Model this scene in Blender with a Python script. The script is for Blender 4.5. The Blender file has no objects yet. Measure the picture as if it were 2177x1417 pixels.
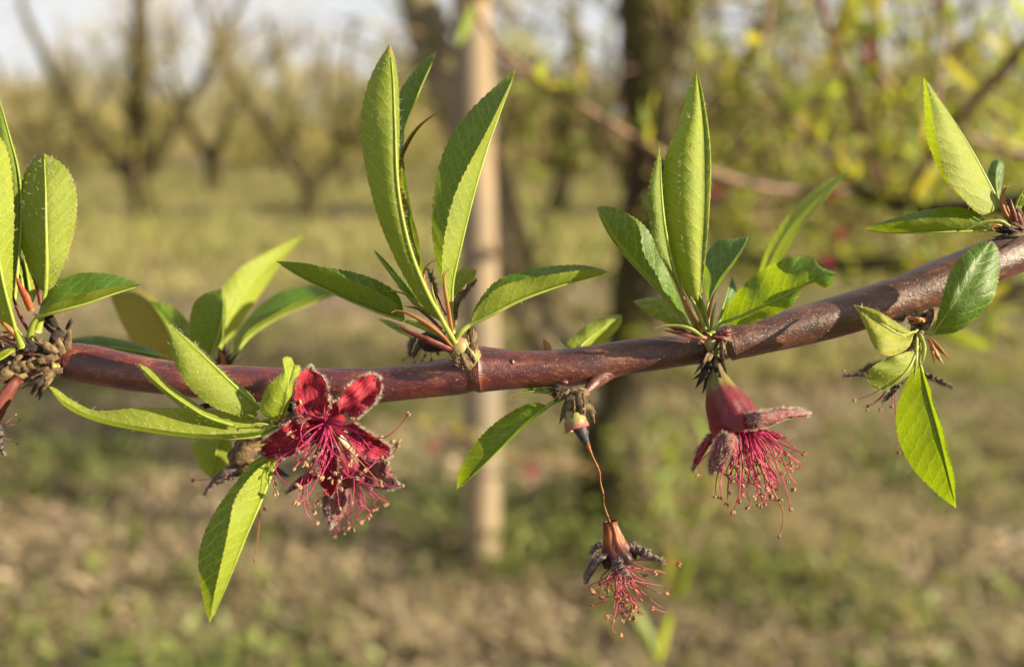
import bpy, math, random
import numpy as np
from mathutils import Vector, Matrix

R = math.radians
rng = np.random.default_rng(7)
random.seed(7)
scene = bpy.context.scene
col = scene.collection

# ------------------------------------------------------------------ camera
W, H, F = 2177.0, 1417.0, 1885.0          # photo size and focal length in photo pixels
CAM_H, PITCH = 1.0, R(12.2)
D0 = 0.165                                # metres to the fruiting branch
CAM = np.array([0.0, 0.0, CAM_H])
FWD = np.array([0.0, math.cos(PITCH), -math.sin(PITCH)])
UPV = np.array([0.0, math.sin(PITCH), math.cos(PITCH)])
RGT = np.array([1.0, 0.0, 0.0])
cd = bpy.data.cameras.new('camera')
cam = bpy.data.objects.new('camera', cd); col.objects.link(cam)
cam.location = CAM.tolist()
cam.rotation_euler = (R(90) - PITCH, 0, 0)
cd.sensor_width = 36.0
cd.lens = 36.0 * F / W
cd.clip_start, cd.clip_end = 0.01, 2000
cd.dof.use_dof = True
cd.dof.focus_distance = 0.1585
cd.dof.aperture_fstop = cd.lens / 3.6     # a 3.6 mm wide pupil
scene.camera = cam

# ------------------------------------------------------------------ sky and sun
SUN_EL, SUN_AZ = R(19), R(108)            # azimuth clockwise from +Y (view direction)
world = bpy.data.worlds.new('World'); scene.world = world
world.use_nodes = True
wn = world.node_tree
bg = wn.nodes['Background']
sky = wn.nodes.new('ShaderNodeTexSky')
sky.sky_type = 'NISHITA'; sky.sun_disc = False
sky.sun_elevation, sky.sun_rotation = SUN_EL, SUN_AZ
sky.air_density, sky.dust_density, sky.ozone_density = 1.0, 1.5, 1.0
# a thin, even veil of bright high cloud over the whole sky
tc = wn.nodes.new('ShaderNodeTexCoord'); nz = wn.nodes.new('ShaderNodeTexNoise')
nz.inputs['Scale'].default_value = 3.0; nz.inputs['Detail'].default_value = 5.0
mr = wn.nodes.new('ShaderNodeMapRange')
for i_, v_ in enumerate((0.3, 0.7, 0.72, 0.96)): mr.inputs[i_ + 1].default_value = v_
veil = wn.nodes.new('ShaderNodeMix'); veil.data_type = 'RGBA'
wn.links.new(tc.outputs['Generated'], nz.inputs['Vector']); wn.links.new(nz.outputs[0], mr.inputs[0])
wn.links.new(mr.outputs[0], veil.inputs[0]); wn.links.new(sky.outputs[0], veil.inputs[6])
veil.inputs[7].default_value = (7.1, 7.1, 7.15, 1)
wn.links.new(veil.outputs[2], bg.inputs[0])
bg.inputs[1].default_value = 0.038
sd = bpy.data.lights.new('sun', 'SUN')
sun = bpy.data.objects.new('sun', sd); col.objects.link(sun)
sd.energy, sd.angle, sd.color = 5.0, R(0.6), (1.0, 0.85, 0.59)
sv = Vector((math.sin(SUN_AZ) * math.cos(SUN_EL), math.cos(SUN_AZ) * math.cos(SUN_EL), math.sin(SUN_EL)))
sun.rotation_euler = (-sv).to_track_quat('-Z', 'Y').to_euler()
scene.view_settings.view_transform = 'Standard'
scene.view_settings.look = 'None'
scene.view_settings.gamma = 1.0
scene.view_settings.exposure = 1.76
scene.render.engine = 'CYCLES'
cy = scene.cycles
cy.use_denoising = True
cy.max_bounces, cy.diffuse_bounces, cy.transmission_bounces, cy.transparent_max_bounces = 6, 4, 4, 4
cy.sample_clamp_indirect = 4.0

# ------------------------------------------------------------------ coordinates
def PD(px, py, d):
    """point seen at photo pixel (px, py), d metres along the view axis"""
    return CAM + d * (FWD + (px - W / 2) / F * RGT - (py - H / 2) / F * UPV)
def P(px, py, dz=0.0):
    """near the branch: dz is millimetres towards the camera"""
    return PD(px, py, D0 - dz / 1000.0)
def ground_at(px, py, z=0.0):
    r = FWD + (px - W / 2) / F * RGT - (py - H / 2) / F * UPV
    return CAM + r * ((z - CAM_H) / r[2])
MM = D0 / F                               # metres per photo pixel at the branch

def smooth(pts, n, d=3):
    """n points along a Catmull-Rom curve, even in arc length"""
    p = np.array([list(q) + [0.0] * (d - len(q)) for q in pts], float)
    if len(p) == 2:
        t = np.linspace(0, 1, n)[:, None]
        return p[0] * (1 - t) + p[1] * t
    e = np.vstack([2 * p[0] - p[1], p, 2 * p[-1] - p[-2]])
    out = []
    for i in range(1, len(e) - 2):
        a, b, c, f = e[i - 1], e[i], e[i + 1], e[i + 2]
        t = np.linspace(0, 1, 16, endpoint=(i == len(e) - 3))[:, None]
        out.append(0.5 * (2 * b + (c - a) * t + (2 * a - 5 * b + 4 * c - f) * t ** 2 + (3 * b - a - 3 * c + f) * t ** 3))
    q = np.vstack(out)
    s = np.concatenate([[0], np.cumsum(np.linalg.norm(np.diff(q, axis=0), axis=1))])
    u = np.linspace(0, s[-1], n)
    return np.stack([np.interp(u, s, q[:, k]) for k in range(p.shape[1])], 1)

def unit(v):
    return v / (np.linalg.norm(v) + 1e-12)

# ------------------------------------------------------------------ mesh builder
class MB:
    def __init__(self):
        self.v, self.f, self.m, self.uv = [], [], [], []
    def grid(self, pts, mat=0, uv=None, closed=False, flip=False):
        """pts (rows, cols, 3)"""
        r, c = pts.shape[:2]
        o = len(self.v)
        self.v.extend(pts.reshape(-1, 3).tolist())
        cc = c if closed else c - 1
        for i in range(r - 1):
            for j in range(cc):
                j2 = (j + 1) % c
                q = [(i, j), (i, j2), (i + 1, j2), (i + 1, j)]
                if flip: q.reverse()
                self.f.append([o + a * c + b for a, b in q])
                self.m.append(mat)
                if uv is None:
                    self.uv.extend([((b if not (closed and b == 0 and j2 == 0 and a_ in (1, 2)) else c) / c, a / max(1, r - 1)) for a_, (a, b) in enumerate(q)])
                else:
                    self.uv.extend([tuple(uv[a, b]) for a, b in q])
    def tube(self, path, radii, sides=6, mat=0, cap=True, flat=1.0, bump=0.0, ribs=0.0, nrib=5):
        path = np.asarray(path, float); n = len(path)
        radii = np.broadcast_to(np.asarray(radii, float), (n,))
        tan = np.gradient(path, axis=0)
        ref = np.array([0.13, 0.9, 0.41])
        rows = []
        for i in range(n):
            t = unit(tan[i])
            a = unit(np.cross(t, ref)); b = np.cross(t, a)
            ang = np.linspace(0, 2 * math.pi, sides, endpoint=False)
            rr = radii[i] * (1 + bump * rng.normal(size=sides) + ribs * np.sin(nrib * ang + 0.25 * i + 0.8 * np.sin(0.7 * i)))
            rows.append(path[i] + (np.cos(ang) * rr)[:, None] * a + (np.sin(ang) * rr * flat)[:, None] * b)
        o = len(self.v)
        self.grid(np.array(rows), mat, closed=True)
        if cap:
            for base, rev in ((o, False), (o + (n - 1) * sides, True)):
                ids = list(range(base, base + sides))
                self.f.append(ids if not rev else ids[::-1]); self.m.append(mat)
                self.uv.extend([(0.5, 1.0 if rev else 0.0)] * sides)
    def blob(self, c, axes, mat=0, seg=8, ring=6, rough=0.0):
        """ellipsoid; axes = three vectors"""
        c = np.asarray(c); ax = np.asarray(axes)
        th = np.linspace(0.02, math.pi - 0.02, ring); ph = np.linspace(0, 2 * math.pi, seg, endpoint=False)
        g = np.zeros((ring, seg, 3))
        for i, a in enumerate(th):
            k = 1 + rough * rng.normal(size=seg)
            g[i] = c + (np.sin(a) * np.cos(ph) * k)[:, None] * ax[0] + (np.sin(a) * np.sin(ph) * k)[:, None] * ax[1] + math.cos(a) * ax[2]
        self.grid(g, mat, closed=True)
    def hair(self, p, d, length, r=2.2e-5, mat=0, curl=0.35):
        d = unit(np.asarray(d)); side = unit(np.cross(d, rng.normal(size=3)))
        b = np.cross(d, side)
        p1 = p + d * length * 0.55; p2 = p + d * length * 0.95 + side * length * curl * rng.uniform(0.2, 1)
        o = len(self.v)
        for q, rr in ((p, r), (p1, r * 0.9)):
            for k in range(3):
                a = k * 2.0944
                self.v.append((q + rr * (math.cos(a) * side + math.sin(a) * b)).tolist())
        self.v.append(p2.tolist())
        for k in range(3):
            k2 = (k + 1) % 3
            self.f.append([o + k, o + k2, o + 3 + k2, o + 3 + k]); self.f.append([o + 3 + k, o + 3 + k2, o + 6])
            self.m += [mat, mat]; self.uv.extend([(0.5, 0.5)] * 7)
    def build(self, name, mats, parent=None, smooth_=True):
        me = bpy.data.meshes.new(name)
        me.from_pydata(self.v, [], self.f)
        for m in (mats if isinstance(mats, (list, tuple)) else [mats]): me.materials.append(m)
        me.polygons.foreach_set('material_index', self.m)
        if smooth_: me.polygons.foreach_set('use_smooth', [True] * len(self.f))
        uvl = me.uv_layers.new(name='UVMap')
        uvl.data.foreach_set('uv', np.array(self.uv, np.float32).ravel())
        me.update()
        o = bpy.data.objects.new(name, me); col.objects.link(o)
        if parent: o.parent = parent
        return o

def fast_mesh(name, verts, faces_n, mat, parent=None, matidx=None, smooth_=False):
    """verts (N, k, 3): N separate k-gons"""
    N, k = verts.shape[:2]
    me = bpy.data.meshes.new(name)
    me.vertices.add(N * k); me.vertices.foreach_set('co', verts.astype(np.float32).ravel())
    me.loops.add(N * k); me.loops.foreach_set('vertex_index', np.arange(N * k, dtype=np.int32))
    me.polygons.add(N)
    me.polygons.foreach_set('loop_start', np.arange(0, N * k, k, dtype=np.int32))
    me.polygons.foreach_set('loop_total', np.full(N, k, np.int32))
    for m in (mat if isinstance(mat, (list, tuple)) else [mat]): me.materials.append(m)
    if matidx is not None: me.polygons.foreach_set('material_index', matidx.astype(np.int32))
    me.update(calc_edges=True)
    o = bpy.data.objects.new(name, me); col.objects.link(o)
    if parent: o.parent = parent
    return o

def empty(name, loc):
    o = bpy.data.objects.new(name, None); col.objects.link(o); o.location = list(loc)
    o.empty_display_size = 0.05
    return o
def tag(o, label=None, cat=None, group=None, kind=None):
    if label: o['label'] = label
    if cat: o['category'] = cat
    if group: o['group'] = group
    if kind: o['kind'] = kind
    return o
def keep_place(o, parent):
    """parent a mesh built in world coordinates under an Empty that has only a location"""
    o.parent = parent
    o.matrix_parent_inverse = Matrix.Translation(-parent.location)
    return o

# ------------------------------------------------------------------ materials
ALBEDO = 0.82          # one reflectance calibration for every surface
class NT:
    def __init__(self, name):
        self.mat = bpy.data.materials.new(name); self.mat.use_nodes = True
        self.t = self.mat.node_tree; self.t.nodes.clear()
    def n(self, kind, **kw):
        nd = self.t.nodes.new('ShaderNode' + kind)
        for k, v in kw.items():
            if k in ('op', 'operation'): nd.operation = v
            elif hasattr(nd, k) and k not in ('inputs',): setattr(nd, k, v)
        return nd
    def set(self, sock, v):
        if isinstance(v, bpy.types.NodeSocket): self.t.links.new(v, sock)
        elif v is not None:
            if isinstance(v, tuple) and len(v) == 3 and sock.type == 'RGBA': v = (*v, 1)
            sock.default_value = v
    def math(self, op, a, b=None, c=None, clamp=False):
        nd = self.n('Math', operation=op); nd.use_clamp = clamp
        for i, v in enumerate((a, b, c)): self.set(nd.inputs[i], v)
        return nd.outputs[0]
    def mix(self, f, a, b, blend='MIX'):
        nd = self.t.nodes.new('ShaderNodeMix'); nd.data_type = 'RGBA'; nd.blend_type = blend
        self.set(nd.inputs[0], f); self.set(nd.inputs[6], a); self.set(nd.inputs[7], b)
        return nd.outputs[2]
    def ramp(self, f, stops):
        nd = self.n('ValToRGB'); self.set(nd.inputs[0], f)
        e = nd.color_ramp.elements
        while len(e) < len(stops): e.new(0.5)
        for x, (p, c) in zip(e, stops): x.position = p; x.color = (*c, 1) if len(c) == 3 else c
        return nd.outputs[0]
    def noise(self, vec, scale, detail=3.0, rough=0.55, out=0):
        nd = self.n('TexNoise'); self.set(nd.inputs['Vector'], vec)
        nd.inputs['Scale'].default_value = scale; nd.inputs['Detail'].default_value = detail; nd.inputs['Roughness'].default_value = rough
        return nd.outputs[out]
    def mapr(self, v, a, b, c=0.0, d=1.0):
        nd = self.n('MapRange'); self.set(nd.inputs[0], v)
        for i, x in enumerate((a, b, c, d)): nd.inputs[i + 1].default_value = x
        return nd.outputs[0]
    def coord(self, which='Object'):
        return self.n('TexCoord').outputs[which]
    def scalev(self, vec, s):
        nd = self.n('VectorMath', operation='MULTIPLY'); self.set(nd.inputs[0], vec); nd.inputs[1].default_value = s
        return nd.outputs[0]
    def bump(self, h, strength=0.3, dist=0.0002):
        nd = self.n('Bump'); self.set(nd.inputs['Height'], h); nd.inputs['Strength'].default_value = strength; nd.inputs['Distance'].default_value = dist
        return nd.outputs[0]
    def bsdf(self, color, rough=0.5, normal=None, spec=0.5, sub=0.0):
        nd = self.n('BsdfPrincipled')
        color = self.mix(1.0, color, (ALBEDO, ALBEDO, ALBEDO), 'MULTIPLY')
        self.set(nd.inputs['Base Color'], color); self.set(nd.inputs['Roughness'], rough)
        nd.inputs['Specular IOR Level'].default_value = spec
        if normal is not None: self.set(nd.inputs['Normal'], normal)
        return nd.outputs[0]
    def translucent(self, color, normal=None):
        nd = self.n('BsdfTranslucent'); self.set(nd.inputs[0], self.mix(1.0, color, (ALBEDO, ALBEDO, ALBEDO), 'MULTIPLY'))
        if normal is not None: self.set(nd.inputs['Normal'], normal)
        return nd.outputs[0]
    def mixs(self, f, a, b):
        nd = self.n('MixShader'); self.set(nd.inputs[0], f); self.set(nd.inputs[1], a); self.set(nd.inputs[2], b)
        return nd.outputs[0]
    def out(self, s):
        o = self.n('OutputMaterial'); self.t.links.new(s, o.inputs[0])
        return self.mat

def leaf_material():
    """peach leaf: dark glossy upper side, pale matt underside, light vein net; UV is in millimetres (u from midrib, v along)"""
    m = NT('peach_leaf')
    uv = m.n('UVMap').outputs[0]
    sep = m.n('SeparateXYZ'); m.set(sep.inputs[0], uv)
    u, v = sep.outputs[0], sep.outputs[1]
    info = m.n('ObjectInfo')
    obj = m.coord('Object')
    wob = m.noise(m.scalev(uv, (0.5, 0.5, 1)), 1.0, 2.0)
    au = m.math('ABSOLUTE', u)
    s = m.math('SUBTRACT', v, m.math('MULTIPLY', au, 0.75))
    s = m.math('ADD', s, m.math('MULTIPLY', m.math('MULTIPLY', au, au), -0.035))
    s = m.math('ADD', s, m.math('MULTIPLY', wob, 2.2))
    s = m.math('ADD', s, m.math('MULTIPLY', m.math('SIGN', u), 0.8))
    fr = m.math('ABSOLUTE', m.math('SUBTRACT', m.math('FRACT', m.math('DIVIDE', s, 2.7)), 0.5))
    lat = m.mapr(fr, 0.015, 0.085, 1.0, 0.0)
    vor = m.n('TexVoronoi', feature='DISTANCE_TO_EDGE'); m.set(vor.inputs['Vector'], m.scalev(uv, (0.85, 0.62, 1))); vor.inputs['Scale'].default_value = 1.0
    net = m.mapr(vor.outputs[0], 0.015, 0.10, 1.0, 0.0)
    vor2 = m.n('TexVoronoi', feature='DISTANCE_TO_EDGE'); m.set(vor2.inputs['Vector'], m.scalev(uv, (2.2, 1.9, 1))); vor2.inputs['Scale'].default_value = 1.0
    net2 = m.mapr(vor2.outputs[0], 0.0, 0.12, 1.0, 0.0)
    vein = m.math('MAXIMUM', lat, m.math('MULTIPLY', net, 0.55))
    vein = m.math('MAXIMUM', vein, m.math('MULTIPLY', net2, 0.15))
    vein = m.math('MULTIPLY', vein, m.mapr(info.outputs['Random'], 0.0, 1.0, 0.5, 1.15))
    blot = m.noise(obj, 160.0, 3.0)
    up = m.mix(blot, (0.026, 0.086, 0.006), (0.064, 0.150, 0.010))
    up = m.mix(m.math('MULTIPLY', vein, 0.72), up, (0.21, 0.31, 0.05))
    dn = m.mix(blot, (0.120, 0.172, 0.011), (0.215, 0.262, 0.024))
    dn = m.mix(m.math('MULTIPLY', lat, 0.22), dn, (0.36, 0.40, 0.10))
    fine = m.noise(m.scalev(obj, (1, 1, 1)), 2600.0, 2.0)
    dn = m.mix(m.mapr(fine, 0.52, 0.75, 0.0, 0.30), dn, (0.46, 0.47, 0.16))
    back = m.n('NewGeometry').outputs['Backfacing']
    base = m.mix(back, up, dn)
    base = m.mix(1.0, base, info.outputs['Color'], 'MULTIPLY')
    edge = m.n('Attribute', attribute_name='edge').outputs['Fac']
    rim = m.mapr(m.math('ADD', edge, m.math('MULTIPLY', m.math('SUBTRACT', blot, 0.5), 0.12)), 0.955, 1.0)
    base = m.mix(m.math('MULTIPLY', rim, 0.6), base, m.mix(m.mapr(wob, 0.45, 0.55), (0.30, 0.28, 0.03), (0.26, 0.085, 0.03)))
    vs = m.n('TexVoronoi', feature='F1'); m.set(vs.inputs['Vector'], m.scalev(uv, (0.42, 0.42, 1))); vs.inputs['Scale'].default_value = 1.0
    vsc = m.n('SeparateColor'); m.set(vsc.inputs[0], vs.outputs['Color'])
    spot = m.math('MULTIPLY', m.mapr(vs.outputs['Distance'], 0.06, 0.13, 1.0, 0.0), m.mapr(vsc.outputs[0], 0.90, 0.92))
    base = m.mix(m.math('MULTIPLY', spot, 0.75), base, (0.12, 0.06, 0.02))
    trc = m.mix(m.math('MULTIPLY', vein, 0.5), (0.30, 0.42, 0.004), (0.58, 0.60, 0.03))
    trc = m.mix(1.0, trc, info.outputs['Color'], 'MULTIPLY')
    silk = m.noise(m.scalev(uv, (1.0, 6.0, 1)), 2.2, 3.0)
    base = m.mix(m.math('MULTIPLY', m.mapr(silk, 0.55, 0.72), m.math('MULTIPLY', back, 0.25)), base, (0.50, 0.50, 0.22))
    puff = m.math('MULTIPLY', m.math('SMOOTH_MIN', fr, 0.34, 0.25), 1.5)
    hgt = m.math('ADD', m.math('MULTIPLY', vein, -0.5), m.math('ADD', m.math('MULTIPLY', blot, 1.0), m.math('ADD', m.math('MULTIPLY', silk, 0.6), puff)))
    nrm = m.bump(hgt, 0.55, 0.00016)
    rough = m.math('ADD', m.math('MULTIPLY', back, 0.22), m.math('ADD', m.math('MULTIPLY', blot, 0.25), 0.30))
    p = m.bsdf(base, rough, nrm, 0.36)
    t = m.translucent(trc, nrm)
    return m.out(m.mixs(0.34, p, t))
MAT_LEAF = leaf_material()

def simple(name, c1, c2, scale=400.0, rough=0.5, trans=None, tf=0.3, bump=0.3, bdist=0.00008, spec=0.4, detail=4.0):
    m = NT(name)
    nz = m.noise(m.coord(), scale, detail)
    c = m.ramp(nz, [(0.3, c1), (0.7, c2)])
    nrm = m.bump(nz, bump, bdist)
    p = m.bsdf(c, rough, nrm, spec)
    if trans: p = m.mixs(tf, p, m.translucent(trans))
    return m.out(p)

MAT_RIB = simple('pale_midrib', (0.27, 0.36, 0.05), (0.40, 0.46, 0.09), 500, 0.45, (0.4, 0.5, 0.05), 0.3)
MAT_RIBRED = simple('reddish_petiole', (0.30, 0.05, 0.03), (0.42, 0.20, 0.06), 300, 0.4, (0.5, 0.15, 0.05), 0.25)
MAT_EDGE = simple('tooth_margin', (0.30, 0.30, 0.05), (0.34, 0.13, 0.04), 700, 0.5, (0.5, 0.4, 0.05), 0.4)
MAT_BRACT = simple('maroon_bract', (0.10, 0.018, 0.022), (0.24, 0.07, 0.05), 500, 0.5, (0.35, 0.06, 0.04), 0.25)
MAT_STIP = simple('green_stipule', (0.20, 0.27, 0.04), (0.38, 0.40, 0.09), 400, 0.45, (0.4, 0.45, 0.05), 0.35)
MAT_STIPRED = simple('orange_stipule', (0.33, 0.10, 0.04), (0.45, 0.26, 0.09), 300, 0.45, (0.6, 0.25, 0.06), 0.35)
MAT_PINK = simple('pink_bud_scale', (0.45, 0.08, 0.05), (0.50, 0.32, 0.07), 130, 0.4, (0.6, 0.25, 0.08), 0.35)
MAT_SCALE = simple('brown_bud_scale', (0.022, 0.013, 0.009), (0.22, 0.155, 0.085), 800, 0.8, None, 0, 1.0, 0.0004, 0.15, 6.0)
MAT_DARK = simple('dark_bud_scale', (0.010, 0.008, 0.008), (0.050, 0.035, 0.028), 500, 0.8, None, 0, 0.8, 0.0002, 0.2)
def sepal_inside():
    m = NT('red_sepal_inside')
    uv = m.n('UVMap').outputs[0]
    st = m.noise(m.scalev(uv, (2.6, 0.35, 1)), 1.0, 4.0)
    bl = m.noise(m.coord(), 420.0, 4.0)
    c = m.ramp(m.math('ADD', m.math('MULTIPLY', st, 0.6), m.math('MULTIPLY', bl, 0.4)), [(0.36, (0.17, 0.007, 0.020)), (0.50, (0.35, 0.022, 0.045)), (0.64, (0.54, 0.10, 0.13))])
    n = m.bump(m.math('ADD', st, m.math('MULTIPLY', bl, 0.6)), 0.8, 0.0003)
    return m.out(m.mixs(0.45, m.bsdf(c, 0.7, n, 0.2), m.translucent((0.70, 0.030, 0.045), n)))
MAT_SEPIN = sepal_inside()
MAT_SEPOUT = simple('maroon_sepal_outside', (0.13, 0.035, 0.045), (0.30, 0.12, 0.13), 600, 0.9, (0.5, 0.05, 0.05), 0.2, 0.6, 0.0002, 0.1)
MAT_SEPDRY = simple('dry_grey_sepal', (0.05, 0.032, 0.034), (0.20, 0.15, 0.14), 700, 0.95, None, 0, 0.8, 0.0002, 0.05)
MAT_HAIR = simple('white_hair', (0.50, 0.44, 0.38), (0.72, 0.66, 0.58), 300, 0.6, (0.7, 0.62, 0.5), 0.45)
MAT_HAIRG = simple('grey_hair', (0.32, 0.27, 0.25), (0.52, 0.46, 0.42), 300, 0.7, (0.4, 0.34, 0.3), 0.4)
MAT_LHAIR = simple('leaf_hair', (0.55, 0.58, 0.34), (0.72, 0.72, 0.5), 300, 0.5, (0.6, 0.65, 0.4), 0.45)
MAT_FIL = simple('magenta_filament', (0.38, 0.018, 0.10), (0.58, 0.075, 0.20), 300, 0.4, (0.75, 0.07, 0.20), 0.35)
MAT_FILD = simple('faded_filament', (0.26, 0.03, 0.06), (0.42, 0.14, 0.14), 300, 0.5, (0.5, 0.1, 0.12), 0.3)
MAT_ANTH = simple('tan_anther', (0.17, 0.09, 0.045), (0.42, 0.27, 0.155), 900, 0.7, None, 0, 0.6, 0.0001)
MAT_ANTHB = simple('brown_anther', (0.15, 0.075, 0.03), (0.34, 0.19, 0.09), 900, 0.7, None, 0, 0.6, 0.0001)
MAT_STYLE = simple('orange_style', (0.20, 0.065, 0.02), (0.40, 0.17, 0.05), 300, 0.45, (0.6, 0.25, 0.06), 0.3)
MAT_OVARY = simple('black_ovary', (0.010, 0.010, 0.014), (0.045, 0.042, 0.055), 900, 0.55, None, 0, 0.9, 0.0003)

def tube_grad(name, stops, nscale=500, rough=0.45, bdist=0.00015, stretch=(1, 1, 1), tr=0.15):
    m = NT(name)
    uv = m.n('UVMap').outputs[0]
    sep = m.n('SeparateXYZ'); m.set(sep.inputs[0], uv)
    nz = m.noise(m.scalev(m.coord(), stretch), nscale, 4.0)
    f = m.math('ADD', sep.outputs[1], m.math('MULTIPLY', m.math('SUBTRACT', nz, 0.5), 0.45))
    c = m.ramp(f, stops)
    c = m.mix(m.mapr(nz, 0.3, 0.7, 0.35, 0.0), c, (0.03, 0.008, 0.008))
    p = m.bsdf(c, rough, m.bump(nz, 0.6, bdist), 0.4)
    return m.out(m.mixs(tr, p, m.translucent(c)))
MAT_CALYX = tube_grad('green_to_red_calyx', [(0.0, (0.15, 0.20, 0.045)), (0.30, (0.21, 0.19, 0.06)), (0.42, (0.19, 0.035, 0.035)), (0.70, (0.15, 0.008, 0.024)), (1.0, (0.25, 0.010, 0.020))], 260, 0.4, 0.0005)
MAT_CALYXDRY = tube_grad('orange_dry_calyx', [(0.0, (0.13, 0.028, 0.010)), (0.36, (0.30, 0.085, 0.016)), (0.6, (0.11, 0.020, 0.014)), (0.8, (0.028, 0.007, 0.010))], 650, 0.5, 0.0004, (1, 1, 0.35))
MAT_CUP = tube_grad('green_cup', [(0.0, (0.20, 0.22, 0.06)), (0.6, (0.36, 0.36, 0.11)), (0.85, (0.36, 0.16, 0.10)), (1.0, (0.34, 0.08, 0.07))])

def bark_material():
    """smooth one-year peach twig: waxy maroon bark, browner to the right, freckled with pale lenticels"""
    m = NT('maroon_twig_bark')
    mm = m.scalev(m.coord(), (1000.0, 1000.0, 1000.0))
    sep = m.n('SeparateXYZ'); m.set(sep.inputs[0], mm)
    n1 = m.noise(m.scalev(mm, (0.16, 0.3, 0.3)), 1.0, 5.0, 0.6)
    n2 = m.noise(m.scalev(mm, (0.9, 1.6, 1.6)), 1.0, 4.0, 0.65)
    c = m.ramp(n1, [(0.34, (0.034, 0.007, 0.016)), (0.50, (0.082, 0.009, 0.014)), (0.66, (0.135, 0.030, 0.020))])
    br = m.ramp(n1, [(0.34, (0.028, 0.009, 0.011)), (0.52, (0.072, 0.023, 0.016)), (0.68, (0.125, 0.052, 0.031))])
    c = m.mix(m.mapr(m.math('ADD', sep.outputs[0], m.math('MULTIPLY', n1, 24.0)), 8.0, 46.0), c, br)
    rust = m.mapr(m.math('MULTIPLY', n1, n2), 0.30, 0.42)
    c = m.mix(m.math('MULTIPLY', rust, 0.6), c, (0.26, 0.12, 0.05))
    dark = m.mapr(n2, 0.30, 0.42, 1.0, 0.0)
    c = m.mix(m.math('MULTIPLY', dark, 0.65), c, (0.018, 0.010, 0.010))
    vor = m.n('TexVoronoi', feature='F1'); m.set(vor.inputs['Vector'], m.scalev(mm, (1.7, 2.2, 2.2))); vor.inputs['Scale'].default_value = 1.0
    dot = m.mapr(vor.outputs['Distance'], 0.10, 0.22, 1.0, 0.0)
    sel = m.mapr(m.n('SeparateColor').outputs[0], 0, 1)
    sc = m.n('SeparateColor'); m.set(sc.inputs[0], vor.outputs['Color'])
    dot = m.math('MULTIPLY', dot, m.mapr(sc.outputs[0], 0.68, 0.85))
    film = m.noise(m.scalev(mm, (0.12, 0.9, 0.9)), 1.0, 5.0, 0.7)
    c = m.mix(m.mapr(film, 0.55, 0.68, 0.0, 0.5), c, (0.19, 0.080, 0.050))
    crack = m.noise(m.scalev(mm, (3.2, 0.35, 0.35)), 1.0, 3.0, 0.6)
    c = m.mix(m.mapr(crack, 0.66, 0.72, 0.0, 0.5), c, (0.02, 0.008, 0.008))
    c = m.mix(m.math('MULTIPLY', dot, 0.8), c, (0.46, 0.28, 0.18))
    n3 = m.noise(mm, 7.0, 3.0, 0.7)
    c = m.mix(m.mapr(n3, 0.52, 0.72, 0.0, 0.30), c, (0.30, 0.17, 0.12))
    c = m.mix(m.mapr(n3, 0.30, 0.45, 0.45, 0.0), c, (0.02, 0.008, 0.010))
    hgt = m.math('ADD', m.math('MULTIPLY', n2, 1.0), m.math('ADD', m.math('MULTIPLY', dot, 0.5), m.math('MULTIPLY', n3, 0.35)))
    rough = m.mapr(n2, 0.3, 0.7, 0.25, 0.48)
    return m.out(m.bsdf(c, rough, m.bump(hgt, 0.6, 0.00026), 0.6))
MAT_TWIG = bark_material()

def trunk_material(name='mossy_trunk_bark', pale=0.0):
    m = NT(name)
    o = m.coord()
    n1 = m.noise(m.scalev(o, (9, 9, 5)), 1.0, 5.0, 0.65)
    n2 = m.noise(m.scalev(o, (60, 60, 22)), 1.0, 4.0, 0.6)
    c = m.ramp(n2, [(0.3, (0.014, 0.010, 0.007)), (0.7, (0.070, 0.052, 0.032))])  # bark darkened to carry the near trunk's shade; moss comes next
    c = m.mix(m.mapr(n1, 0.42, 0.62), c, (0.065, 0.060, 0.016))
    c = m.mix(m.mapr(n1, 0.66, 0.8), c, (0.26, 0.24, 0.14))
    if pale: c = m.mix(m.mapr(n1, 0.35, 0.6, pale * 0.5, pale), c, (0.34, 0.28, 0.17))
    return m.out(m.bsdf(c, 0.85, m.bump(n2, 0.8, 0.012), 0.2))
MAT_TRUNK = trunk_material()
MAT_SUNLIMB = trunk_material('sunlit_limb_bark', 0.85)  # same bark with sunlight painted into its colour, for the left limb

def stake_material():
    m = NT('weathered_stake_wood')
    o = m.coord()
    n1 = m.noise(m.scalev(o, (70, 70, 3.0)), 1.0, 5.0, 0.6)
    n2 = m.noise(m.scalev(o, (6, 6, 2.0)), 1.0, 3.0)
    c = m.ramp(n1, [(0.25, (0.15, 0.105, 0.07)), (0.6, (0.30, 0.225, 0.145)), (0.85, (0.38, 0.30, 0.20))])
    c = m.mix(m.mapr(n2, 0.48, 0.66, 0.0, 0.75), c, (0.17, 0.15, 0.12))
    return m.out(m.bsdf(c, 0.8, m.bump(n1, 0.6, 0.003), 0.2))
MAT_STAKE = stake_material()

def leafy(name, c1, c2, trans, tf=0.4, scale=30.0, rough=0.5):
    m = NT(name)
    nz = m.noise(m.coord(), scale, 2.0)
    geo = m.n('NewGeometry').outputs['Random Per Island']
    c = m.mix(m.math('MULTIPLY', m.math('ADD', nz, geo), 0.5), c1, c2)
    return m.out(m.mixs(tf, m.bsdf(c, rough, None, 0.3), m.translucent(trans)))
MAT_BLEAF = leafy('young_tree_leaf', (0.21, 0.225, 0.045), (0.46, 0.43, 0.11), (0.52, 0.52, 0.06), 0.42)  # far leaves and twigs are lightened to stand in for distance haze
MAT_BTWIG = leafy('tree_twig', (0.17, 0.125, 0.07), (0.38, 0.29, 0.18), (0.1, 0.06, 0.03), 0.0)
MAT_SHOOT = leafy('reddish_shoot_bark', (0.11, 0.055, 0.040), (0.22, 0.125, 0.09), (0.1, 0.06, 0.03), 0.0)
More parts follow.
